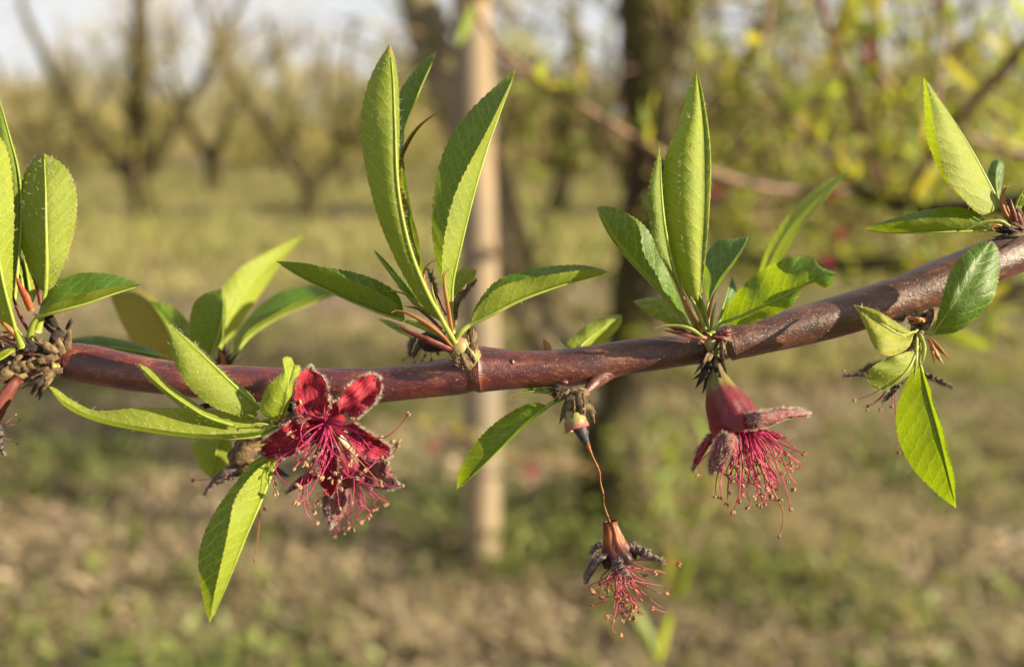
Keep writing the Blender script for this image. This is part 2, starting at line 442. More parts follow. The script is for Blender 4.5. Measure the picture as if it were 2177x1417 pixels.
MAT_SHLEAF = leafy('shoot_leaf', (0.07, 0.14, 0.018), (0.25, 0.31, 0.05), (0.46, 0.54, 0.04), 0.42)
MAT_SHLEAFY = leafy('yellow_shoot_leaf', (0.18, 0.21, 0.03), (0.37, 0.33, 0.06), (0.62, 0.56, 0.05), 0.42)
MAT_SHFLOWER = leafy('shoot_red_flower', (0.16, 0.015, 0.03), (0.28, 0.03, 0.05), (0.4, 0.03, 0.05), 0.3)
MAT_GRASS = leafy('green_grass', (0.15, 0.150, 0.05), (0.42, 0.35, 0.18), (0.40, 0.37, 0.11), 0.35, 3.0)
MAT_WEED = leafy('weed_leaf', (0.07, 0.115, 0.024), (0.22, 0.25, 0.065), (0.32, 0.36, 0.06), 0.32, 5.0)
MAT_TUFT = leafy('tuft_weed', (0.13, 0.15, 0.042), (0.43, 0.385, 0.165), (0.40, 0.40, 0.10), 0.35, 0.6)
MAT_STRAW = leafy('dry_straw', (0.28, 0.215, 0.13), (0.66, 0.54, 0.36), (0.35, 0.26, 0.15), 0.2, 5.0, 0.7)
MAT_LITTER = leafy('dry_leaf', (0.15, 0.11, 0.078), (0.58, 0.45, 0.33), (0.3, 0.2, 0.12), 0.15, 8.0, 0.7)

def ground_material():
    m = NT('orchard_ground')
    o = m.coord()
    sep = m.n('SeparateXYZ'); m.set(sep.inputs[0], o)
    n1 = m.noise(o, 0.9, 5.0, 0.6); n2 = m.noise(o, 14.0, 5.0, 0.65)
    soil = m.ramp(n2, [(0.3, (0.08, 0.06, 0.046)), (0.7, (0.34, 0.26, 0.195))])
    turf = m.ramp(n2, [(0.3, (0.12, 0.112, 0.045)), (0.7, (0.40, 0.34, 0.18))])
    n4 = m.noise(o, 0.45, 4.0, 0.6)
    y = m.math('ADD', sep.outputs[1], m.math('MULTIPLY', m.math('SUBTRACT', n4, 0.5), 6.0))
    ph = m.math('ABSOLUTE', m.math('SUBTRACT', m.math('FRACT', m.math('DIVIDE', m.math('ADD', y, 0.6), 6.6)), 0.5))
    f = m.mapr(ph, 0.10, 0.36, 1.0, 0.0)      # grassed alleys between the tree rows
    c = m.mix(f, soil, turf)
    n5 = m.noise(o, 3.2, 4.0, 0.65)
    c = m.mix(m.mapr(n5, 0.50, 0.66, 0.0, 0.7), c, (0.055, 0.042, 0.032))
    return m.out(m.bsdf(c, 0.95, m.bump(n2, 1.0, 0.03), 0.1))
MAT_GROUND = ground_material()

# ------------------------------------------------------------------ the ground
def build_ground():
    ys = np.concatenate([np.linspace(-6, 6, 49), np.linspace(6.5, 40, 40), [60, 100, 200, 500, 1200]])
    xs = np.concatenate([[-1200, -300, -80], np.linspace(-30, 30, 61), [80, 300, 1200]])
    g = np.zeros((len(ys), len(xs), 3))
    for i, y in enumerate(ys):
        for j, x in enumerate(xs):
            g[i, j] = (x, y, 0.018 * math.sin(x * 2.1 + 1.3 * math.sin(y * 1.7)) * math.cos(y * 2.6) if abs(x) < 40 and y < 40 else 0)
    b = MB(); b.grid(g)
    tag(b.build('ground', MAT_GROUND), kind='structure')
build_ground()

def in_view_xy(n, y0, y1, power=1.0, margin=1.12, extra=0.3):
    """random ground spots inside the camera's wedge between two distances"""
    y = y0 + (y1 - y0) * rng.random(n) ** power
    x = (rng.random(n) * 2 - 1) * (0.5775 * margin * y + extra)
    return x, y

def blades(x, y, h, w, lean, mat, name, label, cat):
    n = len(x)
    a = rng.random(n) * 2 * math.pi
    la = rng.random(n) * 2 * math.pi
    side = np.stack([np.cos(a), np.sin(a), np.zeros(n)], 1) * (w / 2)[:, None]
    ln = np.stack([np.cos(la), np.sin(la), np.zeros(n)], 1) * (h * lean)[:, None]
    p = np.stack([x, y, np.full(n, -0.01)], 1)
    up = np.zeros((n, 3)); up[:, 2] = h
    mid = p + up * 0.6 + ln * 0.35
    tip = p + up + ln
    v = np.stack([p - side, p + side, mid + side * 0.8, tip, mid - side * 0.8], 1)
    o = fast_mesh(name, v, 5, mat)
    return tag(o, label, cat, kind='stuff')

def flat_leaves(x, y, z, l, w, tilt, mat, name, label, cat):
    n = len(x)
    a = rng.random(n) * 2 * math.pi
    t = rng.normal(size=n) * tilt
    d = np.stack([np.cos(a) * np.cos(t), np.sin(a) * np.cos(t), np.sin(t)], 1)
    s = np.cross(d, np.array([0, 0, 1.0])); s /= np.linalg.norm(s, axis=1)[:, None]
    r = rng.normal(size=n) * tilt
    up = np.cross(s, d)
    s = s * np.cos(r)[:, None] + up * np.sin(r)[:, None]
    p = np.stack([x, y, z], 1)
    L = d * l[:, None]; S = s * (w / 2)[:, None]
    v = np.stack([p, p + L * 0.3 + S * 0.9, p + L * 0.65 + S * 0.85, p + L, p + L * 0.65 - S * 0.85, p + L * 0.3 - S * 0.9], 1)
    v[:, :, 2] = np.maximum(v[:, :, 2], 0.004)
    o = fast_mesh(name, v, 6, mat)
    return tag(o, label, cat, kind='stuff')

def build_ground_cover():
    # dry litter and straw under the near tree row
    x, y = in_view_xy(34000, 1.35, 6.0, 1.4)
    k = np.sin(x * 4.3 + 1.9 * np.sin(y * 3.9)) + np.sin(y * 5.3 - x * 2.9 + 0.5) + rng.normal(size=len(x)) * 0.6 > -0.1
    x, y = x[k], y[k]
    flat_leaves(x, y, 0.005 + 0.03 * rng.random(len(x)), rng.uniform(0.015, 0.045, len(x)), rng.uniform(0.006, 0.018, len(x)), 0.5, MAT_LITTER,
                'leaf_litter', 'dry brown leaf litter covering the near orchard floor', 'leaf litter')
    x, y = in_view_xy(60000, 1.35, 9.0, 1.4)
    k = np.sin(x * 3.7 + 1.2 * np.sin(y * 4.9)) + np.sin(y * 3.3 + x * 1.9 + 2.0) + rng.normal(size=len(x)) * 0.7 > -0.3
    x, y = x[k], y[k]
    blades(x, y, rng.uniform(0.015, 0.09, len(x)), rng.uniform(0.003, 0.007, len(x)), 1.8, MAT_STRAW,
           'dry_straw', 'pale dry straw lying between the weeds', 'straw')
    x, y = in_view_xy(16000, 1.35, 8.0, 1.3)
    k = np.sin(x * 3.1 + 1.5 * np.sin(y * 2.3) + 0.7) + np.sin(y * 4.1 - x * 1.7) + rng.normal(size=len(x)) * 0.7 > 0.1
    x, y = x[k], y[k]
    blades(x, y, rng.uniform(0.03, 0.13, len(x)), rng.uniform(0.0025, 0.006, len(x)), 0.7, MAT_GRASS,
           'sparse_grass', 'sparse yellowish grass tufts between the dry leaves', 'grass')
    # weeds: patchy
    x, y = in_view_xy(60000, 1.35, 5.5, 1.2)
    k = np.sin(x * 5.1 + 2.0 * np.sin(y * 3.3)) + np.sin(y * 6.3 + x * 2.2 + 1.1)
    k = k + 1.3 * np.exp(-(((x + 0.16) / 0.22) ** 2 + ((y - 1.75) / 0.35) ** 2))
    k = k + 2.0 * np.exp(-(((x + 0.06) / 0.16) ** 2 + ((y - 2.02) / 0.18) ** 2))
    keep = k + rng.normal(size=len(x)) * 0.5 > 1.2
    x, y = x[keep], y[keep]
    flat_leaves(x, y, 0.13 * rng.random(len(x)) ** 1.6, rng.uniform(0.015, 0.05, len(x)), rng.uniform(0.008, 0.022, len(x)), 0.55, MAT_WEED,
                'low_weeds', 'low green weeds growing in patches under the trees', 'weeds')
    n = 260
    cx, cyy = in_view_xy(n, 1.4, 5.5, 1.2)
    x = (cx[:, None] + rng.normal(size=(n, 9)) * 0.012).ravel(); y = (cyy[:, None] + rng.normal(size=(n, 9)) * 0.012).ravel()
    flat_leaves(x, y, rng.uniform(0.01, 0.07, n * 9), rng.uniform(0.03, 0.08, n * 9), rng.uniform(0.012, 0.03, n * 9), 0.5, MAT_WEED,
                'broadleaf_weeds', 'scattered broadleaf weed rosettes on the near ground', 'weeds')
    # taller tufts of weeds and grass farther out hide the edges of the alleys
    n = 2600
    cx, cyy = in_view_xy(n, 6.0, 30.0, 1.2)
    m_ = 22
    x = (cx[:, None] + rng.normal(size=(n, m_)) * 0.16).ravel(); y = (cyy[:, None] + rng.normal(size=(n, m_)) * 0.16).ravel()
    hh = np.repeat(rng.uniform(0.08, 0.42, n) * (rng.random(n) ** 0.6), m_) * rng.uniform(0.5, 1.1, n * m_)
    blades(x, y, hh, rng.uniform(0.008, 0.022, n * m_), 0.5, MAT_TUFT, 'tall_weeds', 'tufts of taller olive weeds across the far orchard floor', 'weeds')
    # mown grass of the alleys
    x, y = in_view_xy(90000, 3.6, 24.0, 1.5)
    ph = np.abs(((y + 0.6) / 6.6) % 1.0 - 0.5)
    keep = ph + rng.normal(size=len(x)) * 0.05 < 0.24
    x, y = x[keep], y[keep]
    blades(x, y, rng.uniform(0.03, 0.10, len(x)), rng.uniform(0.006, 0.014, len(x)) * (1 + y / 12), 0.6, MAT_GRASS,
           'alley_grass', 'short green grass in the alleys between tree rows', 'grass')
build_ground_cover()

# ------------------------------------------------------------------ background trees
def limb_path(p0, d0, length, n, wob, up):
    p = np.array(p0, float); d = unit(np.array(d0, float)); out = [p.copy()]
    for i in range(n):
        d = unit(d + rng.normal(size=3) * wob + np.array([0, 0, up]))
        p = p + d * (length / n); out.append(p.copy())
    return np.array(out)

def leaf_cards(pos, dirs, l, w):
    n = len(pos)
    d = dirs / np.linalg.norm(dirs, axis=1)[:, None]
    s = np.cross(d, rng.normal(size=(n, 3))); s /= np.linalg.norm(s, axis=1)[:, None]
    L = d * l[:, None]; S = s * (w / 2)[:, None]
    return np.stack([pos, pos + L * 0.4 + S, pos + L, pos + L * 0.4 - S], 1)

def make_tree(seed, height=3.0, nlimb=4, ntwig=150, nleaf=7, lean=0.55):
    """open-vase peach tree: short trunk, a few rising limbs, upright whippy twigs with sparse young leaves"""
    global rng
    keep = rng; rng = np.random.default_rng(seed)
    tb = MB(); tw = MB()
    th = rng.uniform(0.45, 0.65)
    tp = limb_path((0, 0, -0.05), (rng.normal() * 0.1, rng.normal() * 0.1, 1), th + 0.05, 6, 0.06, 0.1)
    tb.tube(tp, np.linspace(0.14, 0.115, 7), 9, bump=0.06)
    nodes = []
    for k in range(nlimb):
        a = 2 * math.pi * (k + rng.uniform(-0.25, 0.25)) / nlimb
        lp = limb_path(tp[-1] - np.array([0, 0, 0.03]), (math.cos(a) * lean * 1.6, math.sin(a) * lean * 1.6, 1.0), (height - th) * 1.05, 10, 0.09, 0.06)
        tb.tube(lp, np.linspace(0.095, 0.028, 11), 7, bump=0.06)
        nodes += [(lp[i], unit(lp[i] - lp[i - 1]), 0.5 + 0.5 * i / 10) for i in range(2, 11)]
        for s in range(3):
            i = rng.integers(3, 9)
            sp = limb_path(lp[i], rng.normal(size=3) * 0.8 + np.array([0, 0, 0.6]), rng.uniform(0.5, 1.0), 6, 0.12, 0.08)
            tb.tube(sp, np.linspace(0.028, 0.010, 7), 5, bump=0.05)
            nodes += [(sp[j], unit(sp[j] - sp[j - 1]), 0.8) for j in range(1, 7)]
    lp_, ld_ = [], []
    for k in range(ntwig):
        q, d, g = nodes[rng.integers(len(nodes))]
        dr = d * 0.4 + rng.normal(size=3) * 0.8 + np.array([0, 0, 0.4 if k % 5 < 4 else -0.6])
        if q[2] > 1.9 and rng.random() < 0.55: continue
        path = limb_path(q, dr, rng.uniform(0.25, 0.75), 4, 0.15, 0.05)
        tw.tube(path, np.linspace(0.0065, 0.0025, 5), 3, cap=False)
        for j in range(nleaf):
            t = rng.uniform(0.15, 1.0) * 3.999
            i = int(t); pp = path[i] * (1 - (t - i)) + path[i + 1] * (t - i)
            if pp[2] > 1.7 and rng.random() < min(0.85, (pp[2] - 1.7) * 0.8): continue
            lp_.append(pp); ld_.append(rng.normal(size=3) + np.array([0, 0, 0.6]))
    trunk = tb.build('trunk', MAT_TRUNK)
    twigs = tag(tw.build('twigs', MAT_BTWIG), kind='stuff')
    v = leaf_cards(np.array(lp_), np.array(ld_), rng.uniform(0.03, 0.07, len(lp_)), rng.uniform(0.012, 0.024, len(lp_)))
    crown = tag(fast_mesh('crown', v, 4, MAT_BLEAF), kind='stuff')
    rng = keep
    return trunk, twigs, crown

ROWS = [(11.3, [-5.1, -2.45, 0.55, 3.6, 6.4], 'first'), (17.6, [-8.6, -5.9, -3.1, -0.5, 2.3, 5.2, 8.3], 'second'),
        (24.2, [-12.3, -9.4, -6.5, -3.8, -1.1, 1.9, 4.7, 7.6, 10.6], 'third')]
ORD = ['leftmost', 'second from left', 'third from left', 'fourth from left', 'fifth from left', 'sixth from left', 'seventh from left', 'eighth from left', 'ninth from left']
def build_rows():
    protos = [make_tree(s, 3.1 + 0.15 * (s % 3), 3 + s % 2, 560, 12) for s in (11, 12, 13, 14)]
    used = [False] * 4
    c = 0
    for Y, xs, nm in ROWS:
        for i, x in enumerate(xs):
            k = c % 4; c += 1
            e = empty('peach_tree', (x + rng.normal() * 0.15, Y + rng.normal() * 0.3, 0))
            e.rotation_euler = (0, 0, rng.random() * 6.28); s = rng.uniform(0.92, 1.12); e.scale = (s, s, s)
            tag(e, 'blurred mossy peach tree, %s of the %s row beyond the grass' % (ORD[i], nm), 'tree', 'peach trees in the far rows')
            for pr in protos[k]:
                o = pr if not used[k] else pr.copy()
                if used[k]: col.objects.link(o)
                o.parent = e
            used[k] = True
    # farther rows run together into one brownish mass
    vs, ls = [], []
    n = 100000
    rows = np.array([29.5, 34.0, 40.0, 47.0, 56.0]); ry = rows[rng.integers(0, 5, n)]
    cx = np.round((rng.random(n) * 2 - 1) * ry * 0.68 / 3.1) * 3.1
    jit = np.sin(cx * 12.9898 + ry * 78.233) * 0.8
    tall = 2.2 + 0.8 * np.sin(cx * 3.7 + ry * 1.9)
    h = tall * rng.random(n) ** 0.75 * 1.1
    wid = 0.5 + 0.9 * np.sin(np.clip(h / tall, 0, 1) * 2.6)
    x = cx + jit + rng.normal(size=n) * wid * 0.75; y = ry + rng.normal(size=n) * 0.9
    p = np.stack([x, y, h], 1); d = rng.normal(size=(n, 3)) + np.array([0, 0, 0.8])
    v = leaf_cards(p, d, rng.uniform(0.15, 0.5, n), rng.uniform(0.02, 0.10, n))
    mi = (rng.random(n) < 0.45).astype(int)
    tag(fast_mesh('distant_orchard', v, 4, [MAT_BLEAF, MAT_BTWIG], None, mi), 'hazy brown and olive mass of far orchard rows below the sky', 'orchard', kind='stuff')
build_rows()

# ------------------------------------------------------------------ shared low-poly leaves and flowers for out-of-focus shoots
def shoot_leaf_mesh(seed):
    r = np.random.default_rng(seed)
    b = MB(); n = 8
    fold, curl = r.uniform(0.2, 0.6), r.uniform(-0.5, 0.9)
    g = np.zeros((n, 5, 3))
    for i in range(n):
        t = i / (n - 1)
        w = 0.125 * math.sin(math.pi * min(1, t * 0.96 + 0.03)) ** 0.8
        a = curl * t
        cx = math.sin(a) / max(abs(curl), 1e-3) * np.sign(curl) if abs(curl) > 1e-3 else t
        cz = (1 - math.cos(a)) / max(abs(curl), 1e-3)
        for j, s in enumerate((-1, -0.5, 0, 0.5, 1)):
            g[i, j] = (cx, s * w * math.cos(fold), cz + abs(s) * w * math.sin(fold))
    b.grid(g)
    o = b.build('leaf', MAT_SHLEAF); me = o.data; bpy.data.objects.remove(o)
    return me
SHL = [shoot_leaf_mesh(s) for s in range(5)]
SHLY = []
for me in SHL[:3]:
    m2 = me.copy(); m2.materials[0] = MAT_SHLEAFY; SHLY.append(m2)
def shoot_flower_mesh():
    b = MB()
    for k in range(5):
        a = k * 1.2566
        d = np.array([math.cos(a), math.sin(a), 0.25]); s = np.array([-math.sin(a), math.cos(a), 0])
        path = np.array([d * t for t in np.linspace(0.1, 0.55, 5)])
        w = np.array([0.05, 0.14, 0.17, 0.12, 0.02])
        g = np.stack([path - s * w[:, None], path, path + s * w[:, None]], 1); b.grid(g)
    for k in range(26):
        a = k * 2.4; d = np.array([math.cos(a) * 0.5, math.sin(a) * 0.5, 0.8 + 0.3 * math.sin(k * 1.7)])
        b.tube(np.array([d * t * np.array([1, 1, 1 - 0.3 * t]) for t in np.linspace(0.1, 0.8, 4)]), 0.02, 3)
    b.tube(np.array([(0, 0, -0.6), (0, 0, -0.2), (0, 0, 0.1)]), [0.08, 0.16, 0.22], 7)
    o = b.build('flower', MAT_SHFLOWER); me = o.data; bpy.data.objects.remove(o)
    return me
SHF = shoot_flower_mesh()

def place_small(me, name, parent, p, d, roll, size):
    x = unit(np.asarray(d, float)); y = unit(np.cross(x, np.array([0.3, 0.2, 0.93]))); z = np.cross(x, y)
    y, z = y * math.cos(roll) + z * math.sin(roll), z * math.cos(roll) - y * math.sin(roll)
    o = bpy.data.objects.new(name, me); col.objects.link(o); o.parent = parent
    M = Matrix(((x[0], y[0], z[0], 0), (x[1], y[1], z[1], 0), (x[2], y[2], z[2], 0), (0, 0, 0, 1)))
    M = Matrix.Translation(Vector(p.tolist()) - parent.location) @ M @ Matrix.Scale(size, 4)
    o.matrix_basis = M
    return o

def shoot(pts, d0, d1, r0, r1, label, nclus, leaves=4, flowers=0, size=0.042, yellow=0.3, name='peach_shoot', spread=1.0, t0=0.05, t1=1.0, mat=None):
    """an out-of-focus peach shoot running through photo pixels pts from depth d0 to d1"""
    n = 30
    xy = smooth(pts, n, 2)
    ds = np.linspace(d0, d1, n)
    path = np.array([PD(a, b, d) for (a, b), d in zip(xy, ds)])
    e = empty(name, path[0])
    b = MB(); b.tube(path, np.linspace(r0, r1, n), 8, bump=0.03)
    keep_place(b.build('stem', mat or MAT_SHOOT), e)
    ts = np.linspace(t0, t1, nclus) + rng.normal(size=nclus) * 0.02 if nclus else []
    for t in ts:
        i = int(np.clip(t, 0, 1) * (n - 1)); p = path[i]
        tg = unit(path[min(i + 1, n - 1)] - path[max(i - 1, 0)])
        if tg[2] < 0: tg = -tg
        for k in range(leaves):
            dd = tg * 0.9 + rng.normal(size=3) * 0.75 * spread + np.array([0, 0, 0.35])
            me = SHLY[rng.integers(3)] if rng.random() < yellow else SHL[rng.integers(5)]
            place_small(me, 'leaf', e, p, dd, rng.uniform(0, 6.28), size * rng.uniform(0.55, 1.15))
    for k in range(flowers):
        i = int(rng.uniform(0.1, 0.95) * (n - 1))
        place_small(SHF, 'flower', e, path[i] + rng.normal(size=3) * 0.004, rng.normal(size=3) + np.array([0, -0.5, -0.8]), 0, 0.017)
    return tag(e, label, 'shoot', 'out-of-focus peach shoots behind the branch')
def red_flower(e, px, py, d, size=0.018):
    size *= 0.78
    place_small(SHF, 'flower', e, PD(px, py, d), np.array([0.2, -0.6, -0.6]), 0.0, size)

# ------------------------------------------------------------------ the stake and the near tree
def build_stake():
    base = ground_at(1027, 1222)
    d = base[1]
    top = np.array([base[0] - 0.018, base[1] + 0.03, 1.62])
    n = 26
    path = np.array([base + (top - base) * t for t in np.linspace(-0.02, 1, n)])
    path[:, 0] += 0.004 * np.sin(np.linspace(0, 5, n))
    b = MB(); b.tube(path, np.linspace(0.043, 0.039, n), 14, bump=0.012)
    o = b.build('wooden_stake', MAT_STAKE)
    tag(o, 'round weathered wooden stake standing left of the near mossy trunk', 'stake')
build_stake()

def build_near_tree():
    base = ground_at(1296, 1108); D = base[1]
    def q(px, py, dd=0.0):                     # at the tree's own distance
        r = FWD + (px - W / 2) / F * RGT - (py - H / 2) / F * UPV
        return CAM + r * ((D + dd) / r[1])
    e = empty('peach_tree', base)
    tag(e, 'nearest peach tree, dark mossy forked trunk behind the wooden stake', 'tree')
    b = MB()
    tr = smooth([q(1300, 1135), q(1297, 1060), q(1292, 960), q(1300, 860)], 14)
    b.tube(tr, np.linspace(0.088, 0.07, 14) + 0.03 * np.exp(-np.linspace(0, 5, 14)), 14, bump=0.04)
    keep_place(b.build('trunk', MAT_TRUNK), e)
    limbs = [([(1292, 900), (1225, 790), (1130, 680), (1085, 520), (1035, 360), (965, 220), (905, 60), (850, -160)], 0.0, 0.12, 0.056, 0.050),
             ([(1300, 900), (1335, 780), (1352, 640), (1372, 480), (1385, 320), (1378, 160), (1372, 0), (1365, -180)], 0.0, -0.10, 0.066, 0.062),
             ([(1378, 190), (1440, 60), (1480, -80)], -0.10, -0.12, 0.034, 0.026),
             ([(1380, 330), (1450, 280), (1560, 180), (1640, 20), (1690, -120)], -0.06, 0.25, 0.030, 0.020),
             ([(975, 250), (985, 150), (1010, 40), (1030, -80)], 0.1, 0.2, 0.022, 0.018),
             ([(1350, 660), (1450, 520), (1600, 330), (1800, 260), (2050, 120)], 0.0, 0.9, 0.030, 0.022)]
    for pts, a, c, r0, r1 in limbs:
        n = 24
        xy = smooth(pts, n, 2); dd = np.linspace(a, c, n)
        path = np.array([q(p[0], p[1], k) for p, k in zip(xy, dd)])
        b = MB(); b.tube(path, np.linspace(r0, r1, n), 12, bump=0.05)
        keep_place(b.build('limb', MAT_SUNLIMB if pts[0][0] in (1292, 975) else MAT_TRUNK), e)
    # leafy twigs on the limbs
    tw = MB(); lp, ld = [], []
    for k in range(150):
        pts, a, c, r0, r1 = limbs[rng.integers(len(limbs))]
        xy = smooth(pts, 20, 2); i = rng.integers(3, 20)
        p = q(xy[i][0], xy[i][1], a + (c - a) * i / 19)
        path = limb_path(p, rng.normal(size=3) * 0.8 + np.array([0.1, 0.1, 0.4]), rng.uniform(0.15, 0.5), 5, 0.15, 0.05)
        tw.tube(path, np.linspace(0.0045, 0.002, 6), 4, cap=False)
        for j in range(9):
            t = rng.uniform(0.1, 1) * 4.999; s = int(t)
            lp.append(path[s] * (1 - t + s) + path[s + 1] * (t - s)); ld.append(rng.normal(size=3) + np.array([0, 0, 0.5]))
    for k in range(620):
        right = k % 13 > 0
        px, py, dd = (rng.uniform(1440, 2260), 150 + 450 * rng.random() ** 0.8 - 200 * (rng.random() < 0.10), rng.uniform(-0.25, 1.3)) if right else (rng.uniform(1040, 1330), rng.uniform(120, 360), rng.uniform(-0.2, 0.7))
        path = limb_path(q(px, py, dd), rng.normal(size=3) * 0.9 + np.array([-0.1, 0.0, 0.5]), rng.uniform(0.12, 0.4), 5, 0.15, 0.05)
        tw.tube(path, np.linspace(0.0042, 0.0016, 6), 4, cap=False)
        for j in range(13):
            t = rng.uniform(0.1, 1) * 4.999; s = int(t)
            lp.append(path[s] * (1 - t + s) + path[s + 1] * (t - s)); ld.append(rng.normal(size=3) + np.array([0, 0, 0.5]))
    tag(keep_place(tw.build('twigs', MAT_SHOOT), e), kind='stuff')
    v = leaf_cards(np.array(lp), np.array(ld), rng.uniform(0.025, 0.055, len(lp)), rng.uniform(0.008, 0.016, len(lp)))
    tag(keep_place(fast_mesh('crown', v, 4, [MAT_SHLEAF, MAT_SHLEAFY], None, (rng.random(len(lp)) < 0.25).astype(int)), e), kind='stuff')
    # suckers at the foot
    sk = MB(); lp, ld = [], []
    for k in range(9):
        p = base + np.array([rng.uniform(0.02, 0.28), rng.uniform(-0.25, 0.05), 0.0])
        path = limb_path(p, (rng.normal() * 0.25, rng.normal() * 0.2, 1), rng.uniform(0.2, 0.45), 5, 0.12, 0.1)
        sk.tube(path, np.linspace(0.004, 0.002, 6), 4, cap=False)
        for j in range(16):
            t = rng.uniform(0.2, 1) * 4.999; s = int(t)
            lp.append(path[s] * (1 - t + s) + path[s + 1] * (t - s)); ld.append(rng.normal(size=3) + np.array([0, 0, 0.4]))
    tag(keep_place(sk.build('sucker_stems', MAT_SHOOT), e), kind='stuff')
    v = leaf_cards(np.array(lp), np.array(ld), rng.uniform(0.04, 0.075, len(lp)), rng.uniform(0.013, 0.022, len(lp)))
    tag(keep_place(fast_mesh('sucker_leaves', v, 4, MAT_SHLEAF), e), kind='stuff')
build_near_tree()

def build_shoots():
    s = shoot([(1735, -40), (1775, 110), (1815, 220), (1850, 340), (1890, 440)], 0.62, 0.92, 0.0026, 0.0040, 'long pinkish shoot slanting down from the top right', 5, 3, 0, yellow=0.5)
    s = shoot([(1866, -40), (1868, 150), (1872, 330), (1885, 440)], 0.66, 0.92, 0.0014, 0.0024, 'hair-thin upright shoot right of the long pinkish shoot', 6, 4, 0)
    red_flower(s, 1848, 120, 0.7); red_flower(s, 1850, 88, 0.7)
    s = shoot([(985, -60), (1030, 60), (1120, 150), (1240, 225), (1390, 315), (1480, 355), (1640, 400), (1820, 405)], 0.60, 0.93, 0.0016, 0.0042, 'brown shoot crossing in front of the stake top', 6, 3, 0, yellow=0.45, size=0.05, t0=0.1, t1=0.9)
    s = shoot([(2200, 430), (2060, 440), (1930, 440), (1820, 400), (1740, 300)], 0.85, 0.95, 0.013, 0.005, 'thick dark shoot above the right half of the branch', 6, 4, 0, mat=MAT_TRUNK)
    red_flower(s, 2040, 103, 0.72, 0.02); red_flower(s, 1770, 410, 0.8)
    s = shoot([(2220, 640), (2080, 590), (1900, 560), (1700, 570), (1560, 540)], 0.85, 0.95, 0.013, 0.005, 'drooping dark shoot just behind the rising branch', 7, 4, 0, yellow=0.2, mat=MAT_TRUNK)
    red_flower(s, 1790, 495, 0.85, 0.022); red_flower(s, 1762, 552, 0.85, 0.02); red_flower(s, 1955, 560, 0.85); red_flower(s, 1520, 402, 0.85, 0.02)
    s = shoot([(2230, 60), (2150, 130), (2060, 230), (1980, 330), (1930, 440)], 0.70, 0.91, 0.006, 0.004, 'leafy shoot leaning in at the upper right corner', 6, 5, 0, size=0.05)
    s = shoot([(1640, -40), (1625, 120), (1650, 200), (1700, 270), (1760, 330), (1820, 402)], 0.9, 0.93, 0.003, 0.0038, 'thin yellowish shoot between the pinkish shoot and the near trunk', 6, 4, 0, yellow=0.6)
    s = shoot([(2000, -50), (2010, 80), (1990, 200), (1960, 330), (1965, 440)], 1.0, 0.90, 0.003, 0.004, 'slim shoot with sparse leaves near the top right sky gap', 6, 4, 1)
    s = shoot([(1355, 620), (1450, 470), (1560, 330), (1640, 260), (1760, 200)], 2.3, 1.1, 0.007, 0.003, 'greenish shoot rising right of the near trunk', 8, 5, 0, size=0.05)
    s = shoot([(2200, 330), (2090, 300), (2000, 270), (1900, 200), (1830, 60)], 1.2, 1.1, 0.006, 0.003, 'branching leafy shoot behind the big leaf at right', 9, 5, 1, size=0.05)
    s = shoot([(1540, 960), (1490, 1120), (1440, 1260), (1395, 1430)], 0.72, 0.66, 0.0009, 0.0014, 'low pinkish shoot with green leaves below the hanging flowers', 4, 3, 0, size=0.05, yellow=0.2)
    s = shoot([(900, 900), (1000, 930), (1130, 980), (1220, 990), (1290, 1010)], 1.3, 2.3, 0.0018, 0.004, 'slender low shoot with one red flower before the stake foot', 7, 3, 0, size=0.045)
    red_flower(s, 1133, 1000, 1.15, 0.026); red_flower(s, 925, 945, 1.2, 0.022)
    s = shoot([(2200, 640), (2120, 640), (2040, 680), (1960, 700)], 0.6, 0.62, 0.003, 0.002, 'short leafy shoot under the right end of the branch', 4, 4, 0, size=0.045, yellow=0.2)
    s = shoot([(290, 330), (300, 430), (330, 604)], 6.4, 6.4, 0.006, 0.010, 'spindly young shoot standing in the grass at left', 9, 4, 0, size=0.10, yellow=0.7)
build_shoots()

def build_sticks():
    for pts, r, lab in (([(1560, 1335), (1650, 1355), (1770, 1390), (1860, 1425)], 0.016, 'pale fallen stick lying on the ground at lower right'),
                        ([(2110, 1175), (2180, 1140), (2260, 1110)], 0.014, 'bleached fallen stick at the right edge of the ground'),
                        ([(1060, 1300), (1130, 1210), (1190, 1120)], 0.008, 'thin pruned twig lying beside the stake foot')):
        path = np.array([ground_at(x, y, r * 0.8) for x, y in smooth(pts, 14, 2)])
        b = MB(); b.tube(path, np.linspace(r, r * 0.7, 14), 9, bump=0.06)
        tag(b.build('fallen_stick', MAT_STAKE), lab, 'stick', 'sticks on the ground')
build_sticks()

# ------------------------------------------------------------------ the peach branch
BR = [(-220, 728, 800), (-60, 722, 806), (60, 728, 806), (120, 738, 800), (136, 738, 800), (140, 731, 808), (165, 728, 813), (210, 735, 820), (270, 750, 829), (350, 765, 838),
      (450, 775, 850), (600, 780, 857), (720, 783, 860), (800, 782, 857), (880, 772, 847), (950, 763, 841), (972, 757, 840), (988, 746, 840), (1002, 737, 838), (1020, 733, 836),
      (1060, 740, 831), (1100, 745, 826), (1180, 744, 823), (1260, 734, 816), (1320, 724, 797), (1400, 715, 785), (1480, 711, 774), (1534, 706, 770), (1541, 690, 770), (1560, 686, 767),
      (1600, 678, 758), (1700, 650, 738), (1800, 623, 712), (1900, 590, 682), (2000, 548, 652), (2100, 504, 612), (2200, 470, 570), (2400, 390, 500), (2700, 260, 380)]
branch = empty('peach_branch', P(1000, 790, 0))
tag(branch, 'dark red fruiting peach branch with serrated leaves and spent flowers across the foreground', 'branch')

